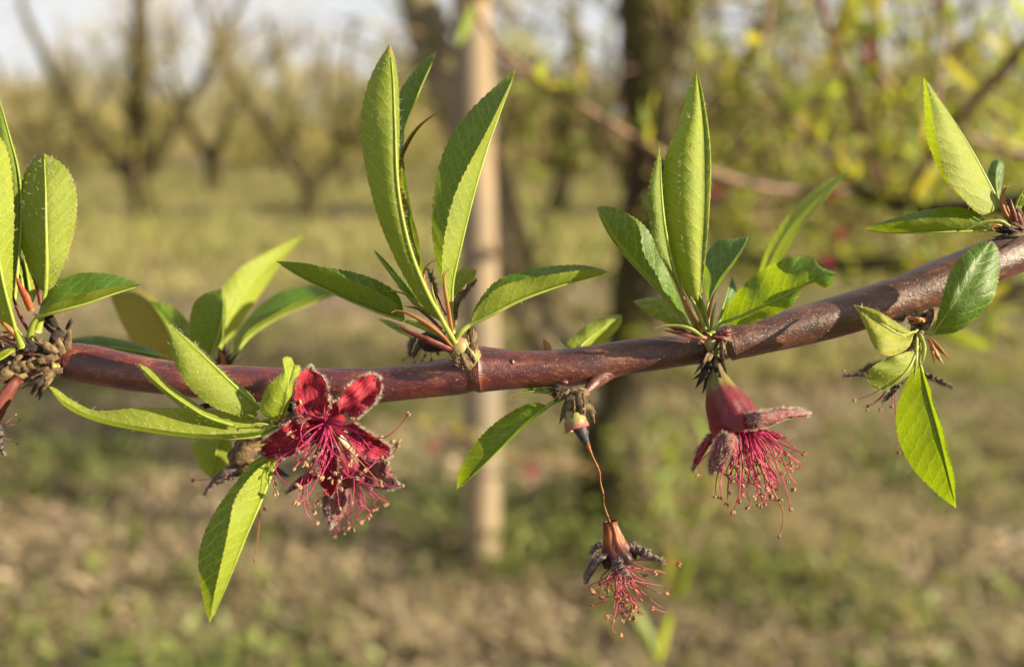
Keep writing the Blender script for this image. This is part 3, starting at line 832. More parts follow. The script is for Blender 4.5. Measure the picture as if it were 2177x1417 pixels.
def br_depth(px):
    return -6.0 * max(0.0, (px - 1500) / 700.0) ** 1.5
def build_wood():
    n = 420
    xs = np.array([b[0] for b in BR], float)
    # dense rows near the two nodes keep their lips crisp
    u = np.unique(np.concatenate([np.linspace(-220, 2700, 300), np.linspace(130, 175, 16), np.linspace(985, 1020, 22), np.linspace(1528, 1562, 20)]))
    top = np.interp(u, xs, [b[1] for b in BR]); bot = np.interp(u, xs, [b[2] for b in BR])
    k = np.array([0.15, 0.7, 0.15])
    def sm(a, r):
        o = a.copy()
        for _ in range(r):
            q = np.convolve(np.pad(o, 1, mode='edge'), k, 'valid'); o = q
        return o
    near = (np.abs(u - 1000) < 34) | (np.abs(u - 138) < 25) | (np.abs(u - 1540) < 25)
    top = np.where(near, sm(top, 5), sm(top, 14)); bot = np.where(near, sm(bot, 5), sm(bot, 14))
    b = MB()
    sides = 36
    rows = []
    for i, x in enumerate(u):
        cyp, r = (top[i] + bot[i]) / 2, (bot[i] - top[i]) / 2
        t = 0 if i == 0 else 1
        dy = (np.interp(x + 8, u, (top + bot) / 2) - np.interp(x - 8, u, (top + bot) / 2)) / 16.0
        r = r * math.cos(math.atan(dy))
        c = P(x, cyp, br_depth(x)); rr = r * MM
        tan = unit(RGT - dy * UPV); nrm = unit(UPV + dy * RGT)
        ang = np.linspace(0, 2 * math.pi, sides, endpoint=False)
        wob = 1 + 0.018 * math.sin(x * 0.021 + 1.0) * math.sin(x * 0.0083) + 0.018 * np.sin(ang * 2 + x * 0.011) + 0.010 * np.sin(ang * 3 - x * 0.023) + 0.004 * rng.normal(size=sides)
        rows.append(c + (np.cos(ang) * rr * wob)[:, None] * nrm + (np.sin(ang) * rr * wob)[:, None] * (-FWD))
    b.grid(np.array(rows), closed=True)
    # spur under the branch and small raised bud scars
    b.tube(np.array([P(x, y, z) for x, y, z in [(1345, 757, -1), (1300, 782, 0.5), (1268, 808, 2), (1244, 834, 3)]]), np.array([18, 21, 16, 7]) * MM, 14)
    keep_place(b.build('wood', MAT_TWIG), branch)
    for (x, y, z, a, c) in [(1090, 770, 3.3, 5, 8), (1200, 812, 3.0, 9, 6), (800, 812, 3.3, 8, 6), (1450, 745, 2.6, 6, 7), (1690, 700, 3.0, 8, 4), (310, 790, 3.3, 6, 4), (700, 822, 3.0, 6, 5)]:
        s = MB(); s.blob(P(x, y, z + br_depth(x)), [RGT * a * MM, UPV * c * MM, -FWD * 4.5 * MM], 0, 8, 6, 0.1)
        keep_place(s.build('bud_scar', MAT_TWIG), branch)
build_wood()

PARENT = [branch]
def set_parent(o):
    keep_place(o, PARENT[0]) if PARENT[0] is branch else None
    if PARENT[0] is not branch:
        o.parent = PARENT[0]; o.matrix_parent_inverse = PARENT[0].matrix_basis.inverted()
    return o
def cluster(name, mb, mats, label):
    """a part of the branch that carries sub-parts: built in world coordinates, so its own matrix only undoes the branch's"""
    o = mb.build(name, mats)
    keep_place(o, branch)
    o['label'] = label
    return o
def sub(o, parent):
    """o is in world coordinates; the parent part is too, so local space is world space"""
    o.parent = parent
    return o

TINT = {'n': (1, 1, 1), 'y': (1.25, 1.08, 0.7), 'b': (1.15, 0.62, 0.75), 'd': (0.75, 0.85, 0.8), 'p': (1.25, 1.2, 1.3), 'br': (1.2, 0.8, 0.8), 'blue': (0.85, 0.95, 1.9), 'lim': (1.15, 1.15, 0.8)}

def sheet(M, A, B, a, b, n, k, tooth, bul, wave=0.25, rise=0.5):
    """three rails (photo pixels + dz in mm) -> grid of world points base to tip, columns from margin A over the midrib to margin B"""
    m = smooth(M, n)
    t = np.linspace(0, 1, n)
    prof = np.sin(np.pi * np.clip(t, 0, 1)) ** rise
    halves = []
    for S, dz in ((A, a), (B, b)):
        if isinstance(S, (int, float)):
            tg = np.gradient(m[:, :2], axis=0); tg /= np.linalg.norm(tg, axis=1)[:, None] + 1e-9
            nr = np.stack([-tg[:, 1], tg[:, 0]], 1)
            w = S * np.sin(np.pi * np.clip(t ** 0.85 * 0.97 + 0.02, 0, 1)) ** 0.75
            h = m.copy(); h[:, :2] += nr * w[:, None]; h[:, 2] += dz * prof
        else:
            pts = [M[0][:2]] + [p[:2] for p in S] + [M[-1][:2]]
            h2 = smooth(pts, n, 2)
            h = np.concatenate([h2, (m[:, 2] + dz * prof)[:, None]], 1)
            if len(S[0]) > 2:
                zz = np.interp(t, np.linspace(0, 1, len(S) + 2), [M[0][2]] + [p[2] for p in S] + [M[-1][2]])
                h[:, 2] = zz
        halves.append(h)
    ph = rng.uniform(0, 6.28)
    for q, h in enumerate(halves):
        h[:, 2] += wave * np.sin(t * 19 + ph + q * 2) * prof
    m3 = np.array([P(*x) for x in m])
    cols = []
    sgrid = np.concatenate([np.linspace(0, 0.9, k), [1.0]])
    def teeth():
        o = []
        while len(o) < n:
            k_ = rng.integers(2, 5); o += [(i_ + 1) / k_ for i_ in range(k_)]
        return np.array(o[:n])
    ph2 = rng.uniform(0, 6.28, 2)
    for q, h in enumerate(halves):
        h3 = np.array([P(*x) for x in h])
        dv = h3 - m3
        wid = np.linalg.norm(dv, axis=1)[:, None]
        dirn = dv / (wid + 1e-9)
        half = []
        for s in sgrid:
            rip = 0.22e-3 * s * (np.sin(t * 9 + 2.5 * s + ph2[q]) + 0.6 * np.sin(t * 17 - 3 * s + 2 * ph2[q])) * prof * min(1.0, wave / 0.25)
            pt = m3 + dv * s - FWD * rip[:, None] - FWD * (bul * 1e-3 * math.sin(math.pi * min(1.0, s)) * prof)[:, None]
            if s == 1.0 and tooth > 0:
                amp = (tooth * 1e-3 * np.clip(np.sin(np.pi * t) * 3, 0, 1) * np.clip((t - 0.08) * 8, 0, 1))[:, None]
                pt = pt + dirn * amp * (teeth()[:, None] - 0.45) * rng.uniform(0.7, 1.2, n)[:, None]
            half.append(pt)
        cols.append((half, wid))
    g = np.stack(cols[0][0][::-1] + cols[1][0][1:], 1)
    us = np.concatenate([-sgrid[::-1], sgrid[1:]])
    seg = np.concatenate([[0], np.cumsum(np.linalg.norm(np.diff(m3, axis=0), axis=1))]) * 1000
    uv = np.zeros((n, len(us), 2))
    for j, s in enumerate(us):
        uv[:, j, 0] = s * (cols[0 if s < 0 else 1][1][:, 0] * 1000)
        uv[:, j, 1] = seg
    return g, uv, m3, k

def facing(g, k):
    j = k - 3
    nn = np.zeros(3); pc = np.zeros(3)
    for ii in range(g.shape[0] // 4, 3 * g.shape[0] // 4):
        nn += np.cross(g[ii, j + 1] - g[ii, j], g[ii + 1, j] - g[ii, j]); pc = g[ii, j]
    return np.dot(nn, CAM - pc)

def leaf(parent, M, A, B, a=-2.0, b=-2.0, see='D', tint='n', pet=None, tooth=0.32, bul=0.5, rib=0.42, hairs=0, n=108, redpet=False, wave=0.25, name='leaf', label=None, u0=0):
    M = [tuple(p) + (0.0,) * (3 - len(p)) for p in M]
    g, uv, m3, k = sheet(M, A, B, a, b, n, 5, tooth, bul, wave)
    uv = uv + np.array([0.0, rng.uniform(0, 3)])
    f = facing(g, k)
    flip = (f < 0) if see == 'U' else (f > 0)
    mb = MB()
    mb.grid(g, 0, uv, flip=flip)
    # midrib, slightly proud of the underside, running into the petiole
    nn = np.cross(g[:, k + 1] - g[:, k], np.gradient(m3, axis=0)); nn /= np.linalg.norm(nn, axis=1)[:, None] + 1e-12
    if flip: nn = -nn
    path = m3 - nn * 0.10e-3
    rad = np.linspace(rib * 0.72, 0.07, n) * 1e-3
    path, rad = path[:-3:3], rad[:-3:3]
    if pet:
        pp = np.array([P(*q) for q in smooth(pet + [M[0]], 10)])[:-1]
        path = np.vstack([pp, path]); rad = np.concatenate([np.linspace(0.72, rib * 0.72, 9) * 1e-3, rad])
    mb.tube(path, rad, 7, 1)
    if hairs:
        for _ in range(hairs):
            i = rng.integers(4, n - 6); j = rng.integers(0, g.shape[1])
            p = g[i, j]; d = unit(-nn[i] + rng.normal(size=3) * 0.8)
            mb.hair(p, d, rng.uniform(0.5, 1.3) * 1e-3, 2.6e-5, 2, 0.6)
    o = mb.build(name, [MAT_LEAF, MAT_RIBRED if redpet else MAT_RIB, MAT_LHAIR])
    at = o.data.attributes.new('edge', 'FLOAT', 'POINT')
    ev = np.zeros(len(o.data.vertices), np.float32)
    sg = np.concatenate([np.linspace(0, 0.9, 5), [1.0]]); us = np.concatenate([sg[::-1], sg[1:]])
    tt = np.linspace(0, 1, n)
    ev[:n * len(us)] = np.maximum(np.tile(us, (n, 1)), (tt[:, None] > 0.97) * 1.0).ravel()
    at.data.foreach_set('value', ev)
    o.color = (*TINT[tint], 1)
    if label: o['label'] = label
    return sub(o, parent)

def stipule(parent, pts, r, mat, name='stipule', flat=0.5, mbs=None):
    """small awl-shaped bract: pts in photo pixels + dz, r is its greatest half-width in pixels"""
    p = np.array([P(*q) for q in smooth([tuple(x) + (0.0,) * (3 - len(x)) for x in pts], 16)])
    t = np.linspace(0, 1, 16)
    rad = r * 0.74 * MM * (0.75 + 0.5 * t) * np.clip(1.06 - t ** 2.2, 0.05, 1) 
    b = MB(); b.tube(p, rad, 7, 0, flat=flat, bump=0.05)
    return sub(b.build(name, mat), parent)

def bud_scales(mb, items, mat=0):
    """overlapping scales: (x, y, dz, dx, dy, halfwidth px)"""
    for (x, y, z, dx, dy, w) in items:
        for rep_ in range(3):
            ox, oy = rng.normal(size=2) * w * 0.30 * rep_
            L = np.linspace(0, 1, 9); lk = rng.uniform(0.8, 1.3); ra = rng.normal() * 0.28
            dxr, dyr = dx * math.cos(ra) - dy * math.sin(ra), dx * math.sin(ra) + dy * math.cos(ra)
            ax = np.array([P(x + ox + dxr * t * lk, y + oy + dyr * t * lk, z + 0.5 * rep_ + 1.0 * math.sin(math.pi * t) * rng.uniform(0.6, 1.3)) for t in L])
            tg = unit(ax[-1] - ax[0]); out = unit(-FWD + 0.5 * rng.normal(size=3)); out = unit(out - tg * np.dot(out, tg)); sd = np.cross(tg, out)
            prof = np.array([0.75, 0.95, 1.05, 1.08, 1.0, 0.85, 0.62, 0.34, 0.05]) * w * MM * rng.uniform(0.42, 0.72)
            an = np.linspace(-1.75, 1.75, 9)
            jit = np.tile(rng.normal(size=(1, 9)) * 0.10, (9, 1)) + rng.normal(size=(9, 9)) * 0.02
            g = np.zeros((9, 9, 3))
            for i in range(9):
                for j in range(9):
                    rr = prof[i] * (1 + jit[i, j])
                    g[i, j] = ax[i] + sd * math.sin(an[j]) * rr + out * (math.cos(an[j]) * rr * 0.42) + tg * (0.25 * prof[4] * rng.normal() if i == 8 else 0)
            mb.grid(g, mat)
            mb.grid(g * 0.985 + ax[:, None, :] * 0.015, mat, flip=True)

def sepal(parent, M, A, B, a, b, see, mats, hairs=260, hl=0.9, bul=0.8, hm=None, rimonly=False):
    M = [tuple(p) + (0.0,) * (3 - len(p)) for p in M]
    g, uv, m3, k = sheet(M, A, B, a, b, 26, 4, 0.0, bul, 0.8, 0.6)
    g = g + rng.normal(size=g.shape) * 5e-5
    flip = (facing(g, k) < 0) if see == 'U' else (facing(g, k) > 0)
    mb = MB()
    nn = np.cross(g[:, 5] - g[:, 4], np.gradient(m3, axis=0)); nn /= np.linalg.norm(nn, axis=1)[:, None] + 1e-12
    if flip: nn = -nn
    th = 0.22e-3
    mb.grid(g + (nn * th)[:, None, :] * 0.5, 0, uv, flip=flip)            # inner face
    mb.grid(g - (nn * th)[:, None, :] * 0.5, 1, uv, flip=not flip)        # downy outer face
    nc = g.shape[1]
    for _ in range(int(hairs * 3.6)):
        i = rng.integers(3, 26)
        edge = rng.random() < 0.45 or rimonly
        j = (0 if rng.random() < 0.5 else nc - 1) if edge else rng.integers(0, nc)
        if rng.random() < 0.12: i = 25
        p = g[i, j] + (g[min(i, 24) + 1, j] - g[min(i, 24), j]) * rng.uniform(-1, 0.2) - nn[i] * th * 0.5
        outw = unit(g[i, j] - m3[i] + 1e-9) if edge else np.zeros(3)
        d = -nn[i] * 0.7 + outw * 1.0 + unit(m3[min(i + 1, 25)] - m3[i - 1]) * 0.6 + rng.normal(size=3) * 0.5
        mb.hair(p, d, rng.uniform(0.4, 1.0) * hl * 1.1e-3, 2.3e-5, 2, 0.5)
    return sub(mb.build('sepal', [mats[0], mats[1], hm or MAT_HAIR]), parent)

def stamen(parent, pts, r=0.10, fil=None, anth=None, an=0.42, anther=True, name='stamen', curl=0.0):
    """a filament through photo pixels + dz with a two-lobed anther at its end"""
    pts = [tuple(x) + (0.0,) * (3 - len(x)) for x in pts]
    if curl:
        a_, b_ = pts[-2], pts[-1]
        pts = pts[:1] + [(x + rng.normal() * curl, y + rng.normal() * curl * 0.6, z + rng.normal() * curl * 0.15) for x, y, z in pts[1:-1]] + [(b_[0] + rng.normal() * curl * 0.5, b_[1], b_[2]), (b_[0] + rng.normal() * curl * 0.9, b_[1] + rng.uniform(-0.8, 0.8) * curl, b_[2] + 0.4)]
    q = smooth(pts, 18)
    p = np.array([P(*x) for x in q])
    mb = MB(); mb.tube(p, np.linspace(r * 1.25, r * 0.55, 18) * 1e-3, 5, 0)
    if anther:
        d = unit(p[-1] - p[-3]); s = unit(np.cross(d, rng.normal(size=3))); u = np.cross(d, s)
        L = an * rng.uniform(0.8, 1.25) * 1e-3
        for sg in (-1, 1):
            mb.blob(p[-1] + d * L * 0.5 + s * sg * L * 0.45, [s * L * 0.5, u * L * 0.55, d * L * 0.95], 1, 7, 6, 0.10)
    return sub(mb.build(name, [fil or MAT_FIL, anth or MAT_ANTH]), parent)

# ---- leaf cluster at the left edge -----------------------------------------------------------
mb = MB()
bud_scales(mb, [(135, 770, 1, -40, -50, 16), (130, 785, 3, -60, 10, 15), (120, 760, 4, -55, -18, 14), (110, 790, 3, -60, 40, 16), (100, 760, 3, -60, 20, 18), (60, 745, 4, -50, 14, 14), (60, 770, 3, -70, 10, 18), (40, 720, 3, -60, 0, 16), (50, 800, 2, -60, 14, 16), (20, 770, 3, -50, 20, 20), (10, 735, 4, -40, 16, 18)])
bud_scales(mb, [(140, 715, -1, -45, -45, 14), (120, 700, 0, -35, -35, 10), (140, 700, 0, 8, -22, 5), (125, 700, 2, -20, 30, 12), (90, 745, 4.5, -40, -5, 9), (95, 800, 4, -18, 40, 12)], 1)
bud_scales(mb, [(136, 745, 1, -8, 50, 9), (128, 790, 2.2, -8, -30, 8)], 2)
cA = cluster('leaf_cluster', mb, [MAT_SCALE, MAT_DARK, MAT_CUP], 'leafy spur with papery brown bud scales at the left edge')
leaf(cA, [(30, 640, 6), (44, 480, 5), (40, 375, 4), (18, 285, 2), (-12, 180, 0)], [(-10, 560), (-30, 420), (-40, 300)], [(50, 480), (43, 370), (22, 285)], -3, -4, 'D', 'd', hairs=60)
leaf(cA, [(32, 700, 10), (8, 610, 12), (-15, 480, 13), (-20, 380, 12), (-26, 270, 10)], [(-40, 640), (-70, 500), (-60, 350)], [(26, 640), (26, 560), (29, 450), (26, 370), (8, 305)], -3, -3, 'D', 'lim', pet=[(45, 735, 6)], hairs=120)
leaf(cA, [(96, 622, 5), (99, 560, 7), (98, 480, 8), (97, 400, 7), (94, 326, 4)], [(72, 600), (44, 520), (34, 440), (48, 378), (68, 343)], [(120, 600), (150, 520), (163, 445), (156, 385), (132, 348)], -4.5, -3.0, 'D', 'n', pet=[(80, 705, 3), (90, 660, 4)], hairs=420, bul=0.3, rib=0.55, label='upright oval leaf, pale downy underside split by a bright midrib')
leaf(cA, [(80, 672, 7), (120, 661, 8), (180, 645, 8), (240, 624, 7), (302, 605, 5)], [(105, 610), (150, 585), (200, 579), (250, 586)], [(110, 648), (160, 630), (210, 617), (260, 606)], -5, 3, 'U', 'n', pet=[(62, 725, 4), (68, 694, 6)], rib=0.6, bul=0.2)
leaf(cA, [(68, 640, 1), (55, 560, -2), (35, 470, -4), (25, 400, -6)], 26, 22, -2, -3, 'D', 'y')
leaf(cA, [(55, 640, 0), (45, 590, -1), (30, 530, -3)], 18, 18, -2, -2, 'U', 'd')
leaf(cA, [(30, 742, 9), (-5, 765, 10), (-40, 770, 10)], 14, 12, -2, 2, 'U', 'y')
stipule(cA, [(66, 660, 7), (55, 632, 8), (42, 608, 8), (35, 588, 8)], 15, MAT_PINK)
stipule(cA, [(86, 648, 5), (82, 625, 5), (70, 590, 4)], 8, MAT_BRACT)
stipule(cA, [(62, 706, 5), (42, 670, 7), (26, 625, 7), (22, 600, 7)], 7, MAT_BRACT)
stipule(cA, [(45, 728, 6), (20, 700, 8), (-20, 660, 8)], 10, MAT_PINK)
stipule(cA, [(35, 735, 6), (5, 720, 8), (-30, 700, 8)], 7, MAT_RIBRED)
stipule(cA, [(45, 712, 6), (20, 680, 8), (-20, 630, 8)], 7, MAT_STIP)
stipule(cA, [(45, 590, 4), (32, 575, 4)], 4, MAT_STIP)

mb = MB()
mb.tube(np.array([P(*x) for x in smooth([(40, 800, 4), (10, 845, 5), (-20, 890, 5)], 10)]), np.linspace(10, 18, 10) * MM, 14, 0, bump=0.08)
fA = cluster('withered_flower', mb, [MAT_BRACT], 'withered red flower cut by the left edge below the spur')
sepal(fA, [(-5, 880, 9), (5, 915, 10), (8, 965, 9)], 16, 14, -2, -2, 'D', (MAT_SEPDRY, MAT_SEPDRY), 160, 0.7, hm=MAT_HAIRG)
for pts in ([(-10, 905, 8), (15, 905, 9), (35, 900, 9), (42, 892, 9)], [(-10, 900, 8), (10, 900, 9), (22, 890, 9), (32, 882, 9)], [(0, 930, 9), (20, 935, 9), (36, 942, 9)]):
    stamen(fA, pts, 0.10, MAT_FILD, MAT_ANTHB, 0.28)

# ---- soft cluster behind the branch at left ---------------------------------------------------
mb = MB()
bud_scales(mb, [(480, 785, -24, -15, -45, 14), (470, 780, -24, 12, -40, 12), (485, 775, -24, 25, -35, 8)])
bud_scales(mb, [(478, 770, -22, 2, -26, 7)], 1)
cB = cluster('leaf_cluster', mb, [MAT_SCALE, MAT_STIPRED], 'blurred leafy spur behind the branch at left')
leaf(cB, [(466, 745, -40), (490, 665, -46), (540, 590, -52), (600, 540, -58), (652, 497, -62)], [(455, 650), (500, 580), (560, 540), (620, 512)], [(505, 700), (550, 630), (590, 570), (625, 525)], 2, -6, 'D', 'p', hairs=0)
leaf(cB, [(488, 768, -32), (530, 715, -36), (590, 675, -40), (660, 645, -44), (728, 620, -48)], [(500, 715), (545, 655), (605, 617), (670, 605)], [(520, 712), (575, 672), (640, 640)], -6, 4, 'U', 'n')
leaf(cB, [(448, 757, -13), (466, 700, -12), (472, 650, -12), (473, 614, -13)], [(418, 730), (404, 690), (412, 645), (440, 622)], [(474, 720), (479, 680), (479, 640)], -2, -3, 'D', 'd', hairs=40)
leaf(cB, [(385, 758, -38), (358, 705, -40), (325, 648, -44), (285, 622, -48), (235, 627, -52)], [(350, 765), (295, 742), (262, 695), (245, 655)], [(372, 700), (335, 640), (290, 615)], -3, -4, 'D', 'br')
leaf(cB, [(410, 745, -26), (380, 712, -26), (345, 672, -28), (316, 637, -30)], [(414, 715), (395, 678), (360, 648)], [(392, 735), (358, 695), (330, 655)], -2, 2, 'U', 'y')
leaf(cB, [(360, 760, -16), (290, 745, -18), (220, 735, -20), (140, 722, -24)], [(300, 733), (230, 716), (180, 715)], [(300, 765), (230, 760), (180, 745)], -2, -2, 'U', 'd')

# ---- flower cluster left of centre ------------------------------------------------------------
mb = MB()
bud_scales(mb, [(615, 850, 3, -30, 40, 18), (600, 850, 4, -5, 50, 14), (480, 840, 2, -45, 12, 11), (495, 848, 1, -60, 6, 12), (520, 850, 2, -50, 14, 10), (630, 860, 3, -20, 45, 13)], 1)
bud_scales(mb, [(600, 880, 7, -40, 12, 9), (610, 890, 7, -40, 15, 8)])
cC = cluster('leaf_cluster', mb, [MAT_STIP, MAT_DARK], 'leafy spur in front of the branch beside the open red flower')
leaf(cC, [(553, 868, 9), (500, 822, 11), (440, 765, 12), (390, 718, 12), (352, 684, 11)], [(520, 884), (450, 862), (398, 815), (368, 765), (358, 712)], [(530, 835), (470, 785), (410, 728)], 1.5, -4, 'D', 'n', pet=[(592, 885, 6)], hairs=200, bul=0.9, label='pale underside of a leaf crossing in front of the branch')
leaf(cC, [(500, 905, 12), (430, 880, 13), (350, 825, 13), (293, 772, 12)], [(450, 878), (380, 832), (325, 788)], [(440, 905), (365, 850), (315, 803)], -2, -2, 'D', 'p', hairs=40)
leaf(cC, [(590, 906, 9), (540, 928, 11), (430, 932, 13), (320, 919, 14), (210, 897, 13), (140, 865, 11), (103, 821, 9)], [(560, 893), (480, 876), (380, 868), (280, 868), (205, 872), (150, 848), (118, 825)], [(540, 918), (430, 922), (320, 910), (210, 888), (145, 858)], -4, 4, 'D', 'p', pet=[(612, 880, 6)], hairs=160, rib=0.55, bul=0.4, label='long leaf curving away to the left under the branch')
leaf(cC, [(590, 892, 10), (606, 860, 12), (614, 815, 13), (618, 792, 12), (626, 775, 11)], [(558, 880), (556, 850), (572, 818), (592, 800), (604, 785), (603, 762), (618, 760)], [(606, 880), (618, 845), (624, 812), (636, 795), (637, 778)], 1, -1.5, 'D', 'lim', pet=[(600, 905, 7)], tooth=0.5, bul=0.8)
leaf(cC, [(592, 968, 9), (560, 1050, 12), (520, 1145, 14), (482, 1240, 14), (446, 1324, 12)], [(545, 1000), (500, 1060), (487, 1120), (472, 1190), (455, 1270)], [(545, 975), (490, 1040), (450, 1100), (426, 1165), (423, 1220), (433, 1280)], 3.5, -3.5, 'D', 'lim', pet=[(600, 905, 6), (602, 935, 7)], hairs=60, bul=0.3, label='hanging leaf folded lengthwise, bright outside and dark green inside')
leaf(cC, [(470, 925, -14), (458, 965, -15), (450, 1018, -17)], [(420, 935), (410, 960), (430, 1000)], [(490, 935), (490, 970), (470, 1005)], -4, -3, 'D', 'n', pet=[(540, 880, -4)])
for pts, r, m in (([(575, 898, 9), (550, 890, 11), (525, 880, 12)], 4, MAT_STIP), ([(585, 905, 10), (545, 900, 12), (528, 912, 12)], 4, MAT_STIP), ([(585, 925, 9), (560, 945, 10), (535, 950, 10)], 4, MAT_STIP), ([(590, 925, 9), (556, 940, 10), (545, 952, 11)], 3, MAT_STIPRED)):
    stipule(cC, pts, r, m)

mb = MB()
mb.tube(np.array([P(*x) for x in smooth([(540, 925, -6), (530, 950, -7), (525, 975, -8), (540, 1000, -8)], 10)]), np.array([20, 24, 28, 32, 36, 38, 36, 32, 26, 20]) * MM, 14, 0, bump=0.07)
fW = cluster('withered_flower', mb, [MAT_SCALE], 'shrivelled brown flower behind the folded hanging leaf')
sepal(fW, [(520, 990, -6), (480, 1010, -5), (436, 1047, -5)], 13, 13, -2, -2, 'D', (MAT_SEPDRY, MAT_SEPDRY), 220, 0.8, hm=MAT_HAIRG)
sepal(fW, [(530, 1000, -8), (495, 1018, -8), (462, 1030, -8)], 12, 12, -2, -2, 'D', (MAT_SEPDRY, MAT_SEPDRY), 120, 0.8, hm=MAT_HAIRG)
sepal(fW, [(550, 985, -8), (585, 990, -8), (612, 1010, -8)], 18, 16, -2, -2, 'D', (MAT_SEPDRY, MAT_SEPDRY), 100, 0.8, hm=MAT_HAIRG)
stamen(fW, [(500, 1012, -8), (450, 1018, -8), (412, 1020, -8)], 0.12, MAT_FILD, MAT_ANTHB, 0.4)
stamen(fW, [(550, 1020, -9), (553, 1060, -9), (550, 1120, -9), (541, 1190, -9)], 0.14, MAT_STYLE, MAT_STYLE, 0.3, name='style')
stamen(fW, [(548, 1030, -9), (556, 1060, -9), (562, 1080, -9)], 0.12, MAT_FILD, MAT_STYLE, 0.35)

# open red flower facing the camera
mb = MB()
mb.tube(np.array([P(*x) for x in smooth([(625, 880, 3), (660, 890, 6), (692, 897, 9)], 8)]), np.array([14, 20, 28, 34, 40, 44, 46, 46]) * MM, 18, 0, cap=False)
mb.blob(P(692, 897, 7.5), [RGT * 42 * MM, UPV * 42 * MM, -FWD * 14 * MM], 1, 16, 8)
f1 = cluster('open_flower', mb, [MAT_SEPOUT, MAT_SEPIN], 'open petalless red flower facing the camera with a burst of magenta stamens')
SP = (MAT_SEPIN, MAT_SEPOUT)
sepal(f1, [(676, 885, 10), (664, 845, 11), (655, 810, 9), (660, 782, 7)], [(638, 892), (626, 845), (634, 800)], [(695, 878), (700, 845), (688, 806)], 1.5, 1.0, 'U', SP, 330, 0.9, bul=-0.8)
sepal(f1, [(722, 878, 10), (752, 856, 11), (780, 828, 10), (806, 800, 8)], [(722, 850), (748, 815), (784, 796)], [(752, 888), (790, 862), (810, 825)], 1.0, 1.5, 'U', SP, 330, 0.9, bul=-0.8)
sepal(f1, [(740, 902, 10), (775, 930, 11), (805, 950, 10), (830, 966, 8)], [(752, 900), (790, 925), (825, 948)], [(745, 945), (785, 975), (818, 974)], 1.5, 1.0, 'U', SP, 300, 0.9, bul=-0.8)
sepal(f1, [(698, 930, 10), (699, 985, 11), (700, 1020, 10), (701, 1056, 8)], [(680, 970), (678, 1015), (688, 1042)], [(716, 970), (718, 1010), (714, 1040)], 1.5, 1.5, 'U', SP, 260, 0.9, bul=-0.8)
sepal(f1, [(660, 905, 10), (620, 930, 11), (585, 948, 10), (555, 960, 8)], [(640, 885), (600, 908), (562, 938)], [(655, 945), (615, 968), (572, 974)], 1.0, 1.5, 'U', SP, 330, 0.9, bul=-0.8)
S1 = [[(682, 885), (629, 884), (596, 897), (596, 915), (613, 918)], [(658, 888), (641, 906), (642, 935), (658, 959), (667, 968)], [(682, 900), (638, 921), (620, 921)], [(685, 906), (658, 930), (635, 952)],
      [(682, 915), (629, 953), (590, 977), (587, 1001), (605, 1024), (629, 1030)], [(670, 933), (614, 962), (584, 995), (584, 1027)], [(667, 941), (599, 977), (581, 1013), (586, 1045)], [(676, 930), (650, 965), (626, 995)],
      [(685, 930), (667, 971), (664, 1001)], [(688, 947), (658, 986), (638, 1030), (635, 1054), (629, 1066)], [(694, 947), (682, 1001), (658, 1048), (635, 1069)], [(688, 941), (650, 1013), (644, 1054), (653, 1093), (673, 1110)],
      [(691, 947), (658, 1007), (653, 1060), (667, 1087)], [(700, 947), (703, 971), (682, 1013)], [(712, 953), (715, 1021), (721, 1078)], [(706, 947), (718, 992), (725, 1036)], [(718, 941), (747, 992), (753, 1036), (749, 1066)],
      [(724, 941), (747, 986), (765, 1004)], [(724, 992), (753, 1016), (795, 1032), (854, 1032)], [(730, 947), (765, 1001), (807, 1024)], [(718, 924), (747, 947), (718, 965)], [(741, 906), (762, 918), (759, 953), (750, 977)],
      [(733, 906), (777, 924), (816, 930), (848, 906), (866, 882)], [(730, 918), (786, 941), (816, 947), (832, 939)], [(736, 924), (792, 947), (824, 953), (842, 947)], [(741, 933), (777, 977), (807, 977), (836, 962), (847, 941)], [(730, 906), (765, 915), (808, 928)],
      [(680, 888), (655, 880), (640, 857)], [(696, 884), (702, 868), (709, 854)], [(702, 884), (712, 862), (718, 844)], [(690, 884), (690, 864), (697, 850)], [(690, 888), (694, 874), (700, 866)], [(706, 888), (730, 875), (743, 857)], [(712, 892), (734, 898), (746, 890)], [(714, 896), (740, 902), (759, 891)],
      [(680, 906), (650, 915), (630, 950), (622, 958)], [(690, 920), (676, 960), (662, 1000)], [(700, 930), (690, 990), (686, 1014)], [(704, 930), (735, 980), (738, 960)], [(712, 925), (742, 960), (744, 985)], [(696, 930), (662, 1020), (640, 1034)]]
for k, pts in enumerate(S1):
    z0, z1 = 9.5, 12.0 + 4 * math.sin(k * 2.1)
    full = [(693, 897, 9.0)] + [(x, y, z0 + (z1 - z0) * (i + 1) / len(pts)) for i, (x, y) in enumerate(pts)]
    stamen(f1, full, 0.14, MAT_FIL, MAT_ANTH, 0.44)
for k in range(26):
    a = 0.35 + 2.5 * ((k * 0.618) % 1) + 0.15 * math.sin(k); L = 60 + 70 * ((k * 0.382) % 1)
    x, y = 693 + 1.05 * L * math.cos(a), 897 + L * math.sin(a) + 18
    stamen(f1, [(693, 897, 9), (693 + 0.55 * (x - 693) + 8 * math.sin(k * 2), 897 + 0.40 * (y - 897), 10 + (k % 4)), (x + 7 * math.cos(k * 1.7), y - 14, 11 + (k % 4)), (x, y, 11 + (k % 4))], 0.125, MAT_FIL, MAT_ANTH, 0.38, curl=9)
stamen(f1, [(700, 905, 10), (725, 940, 12), (770, 985, 13), (810, 1030, 13)], 0.15, MAT_STYLE, MAT_ANTH, 0.45, name='style')

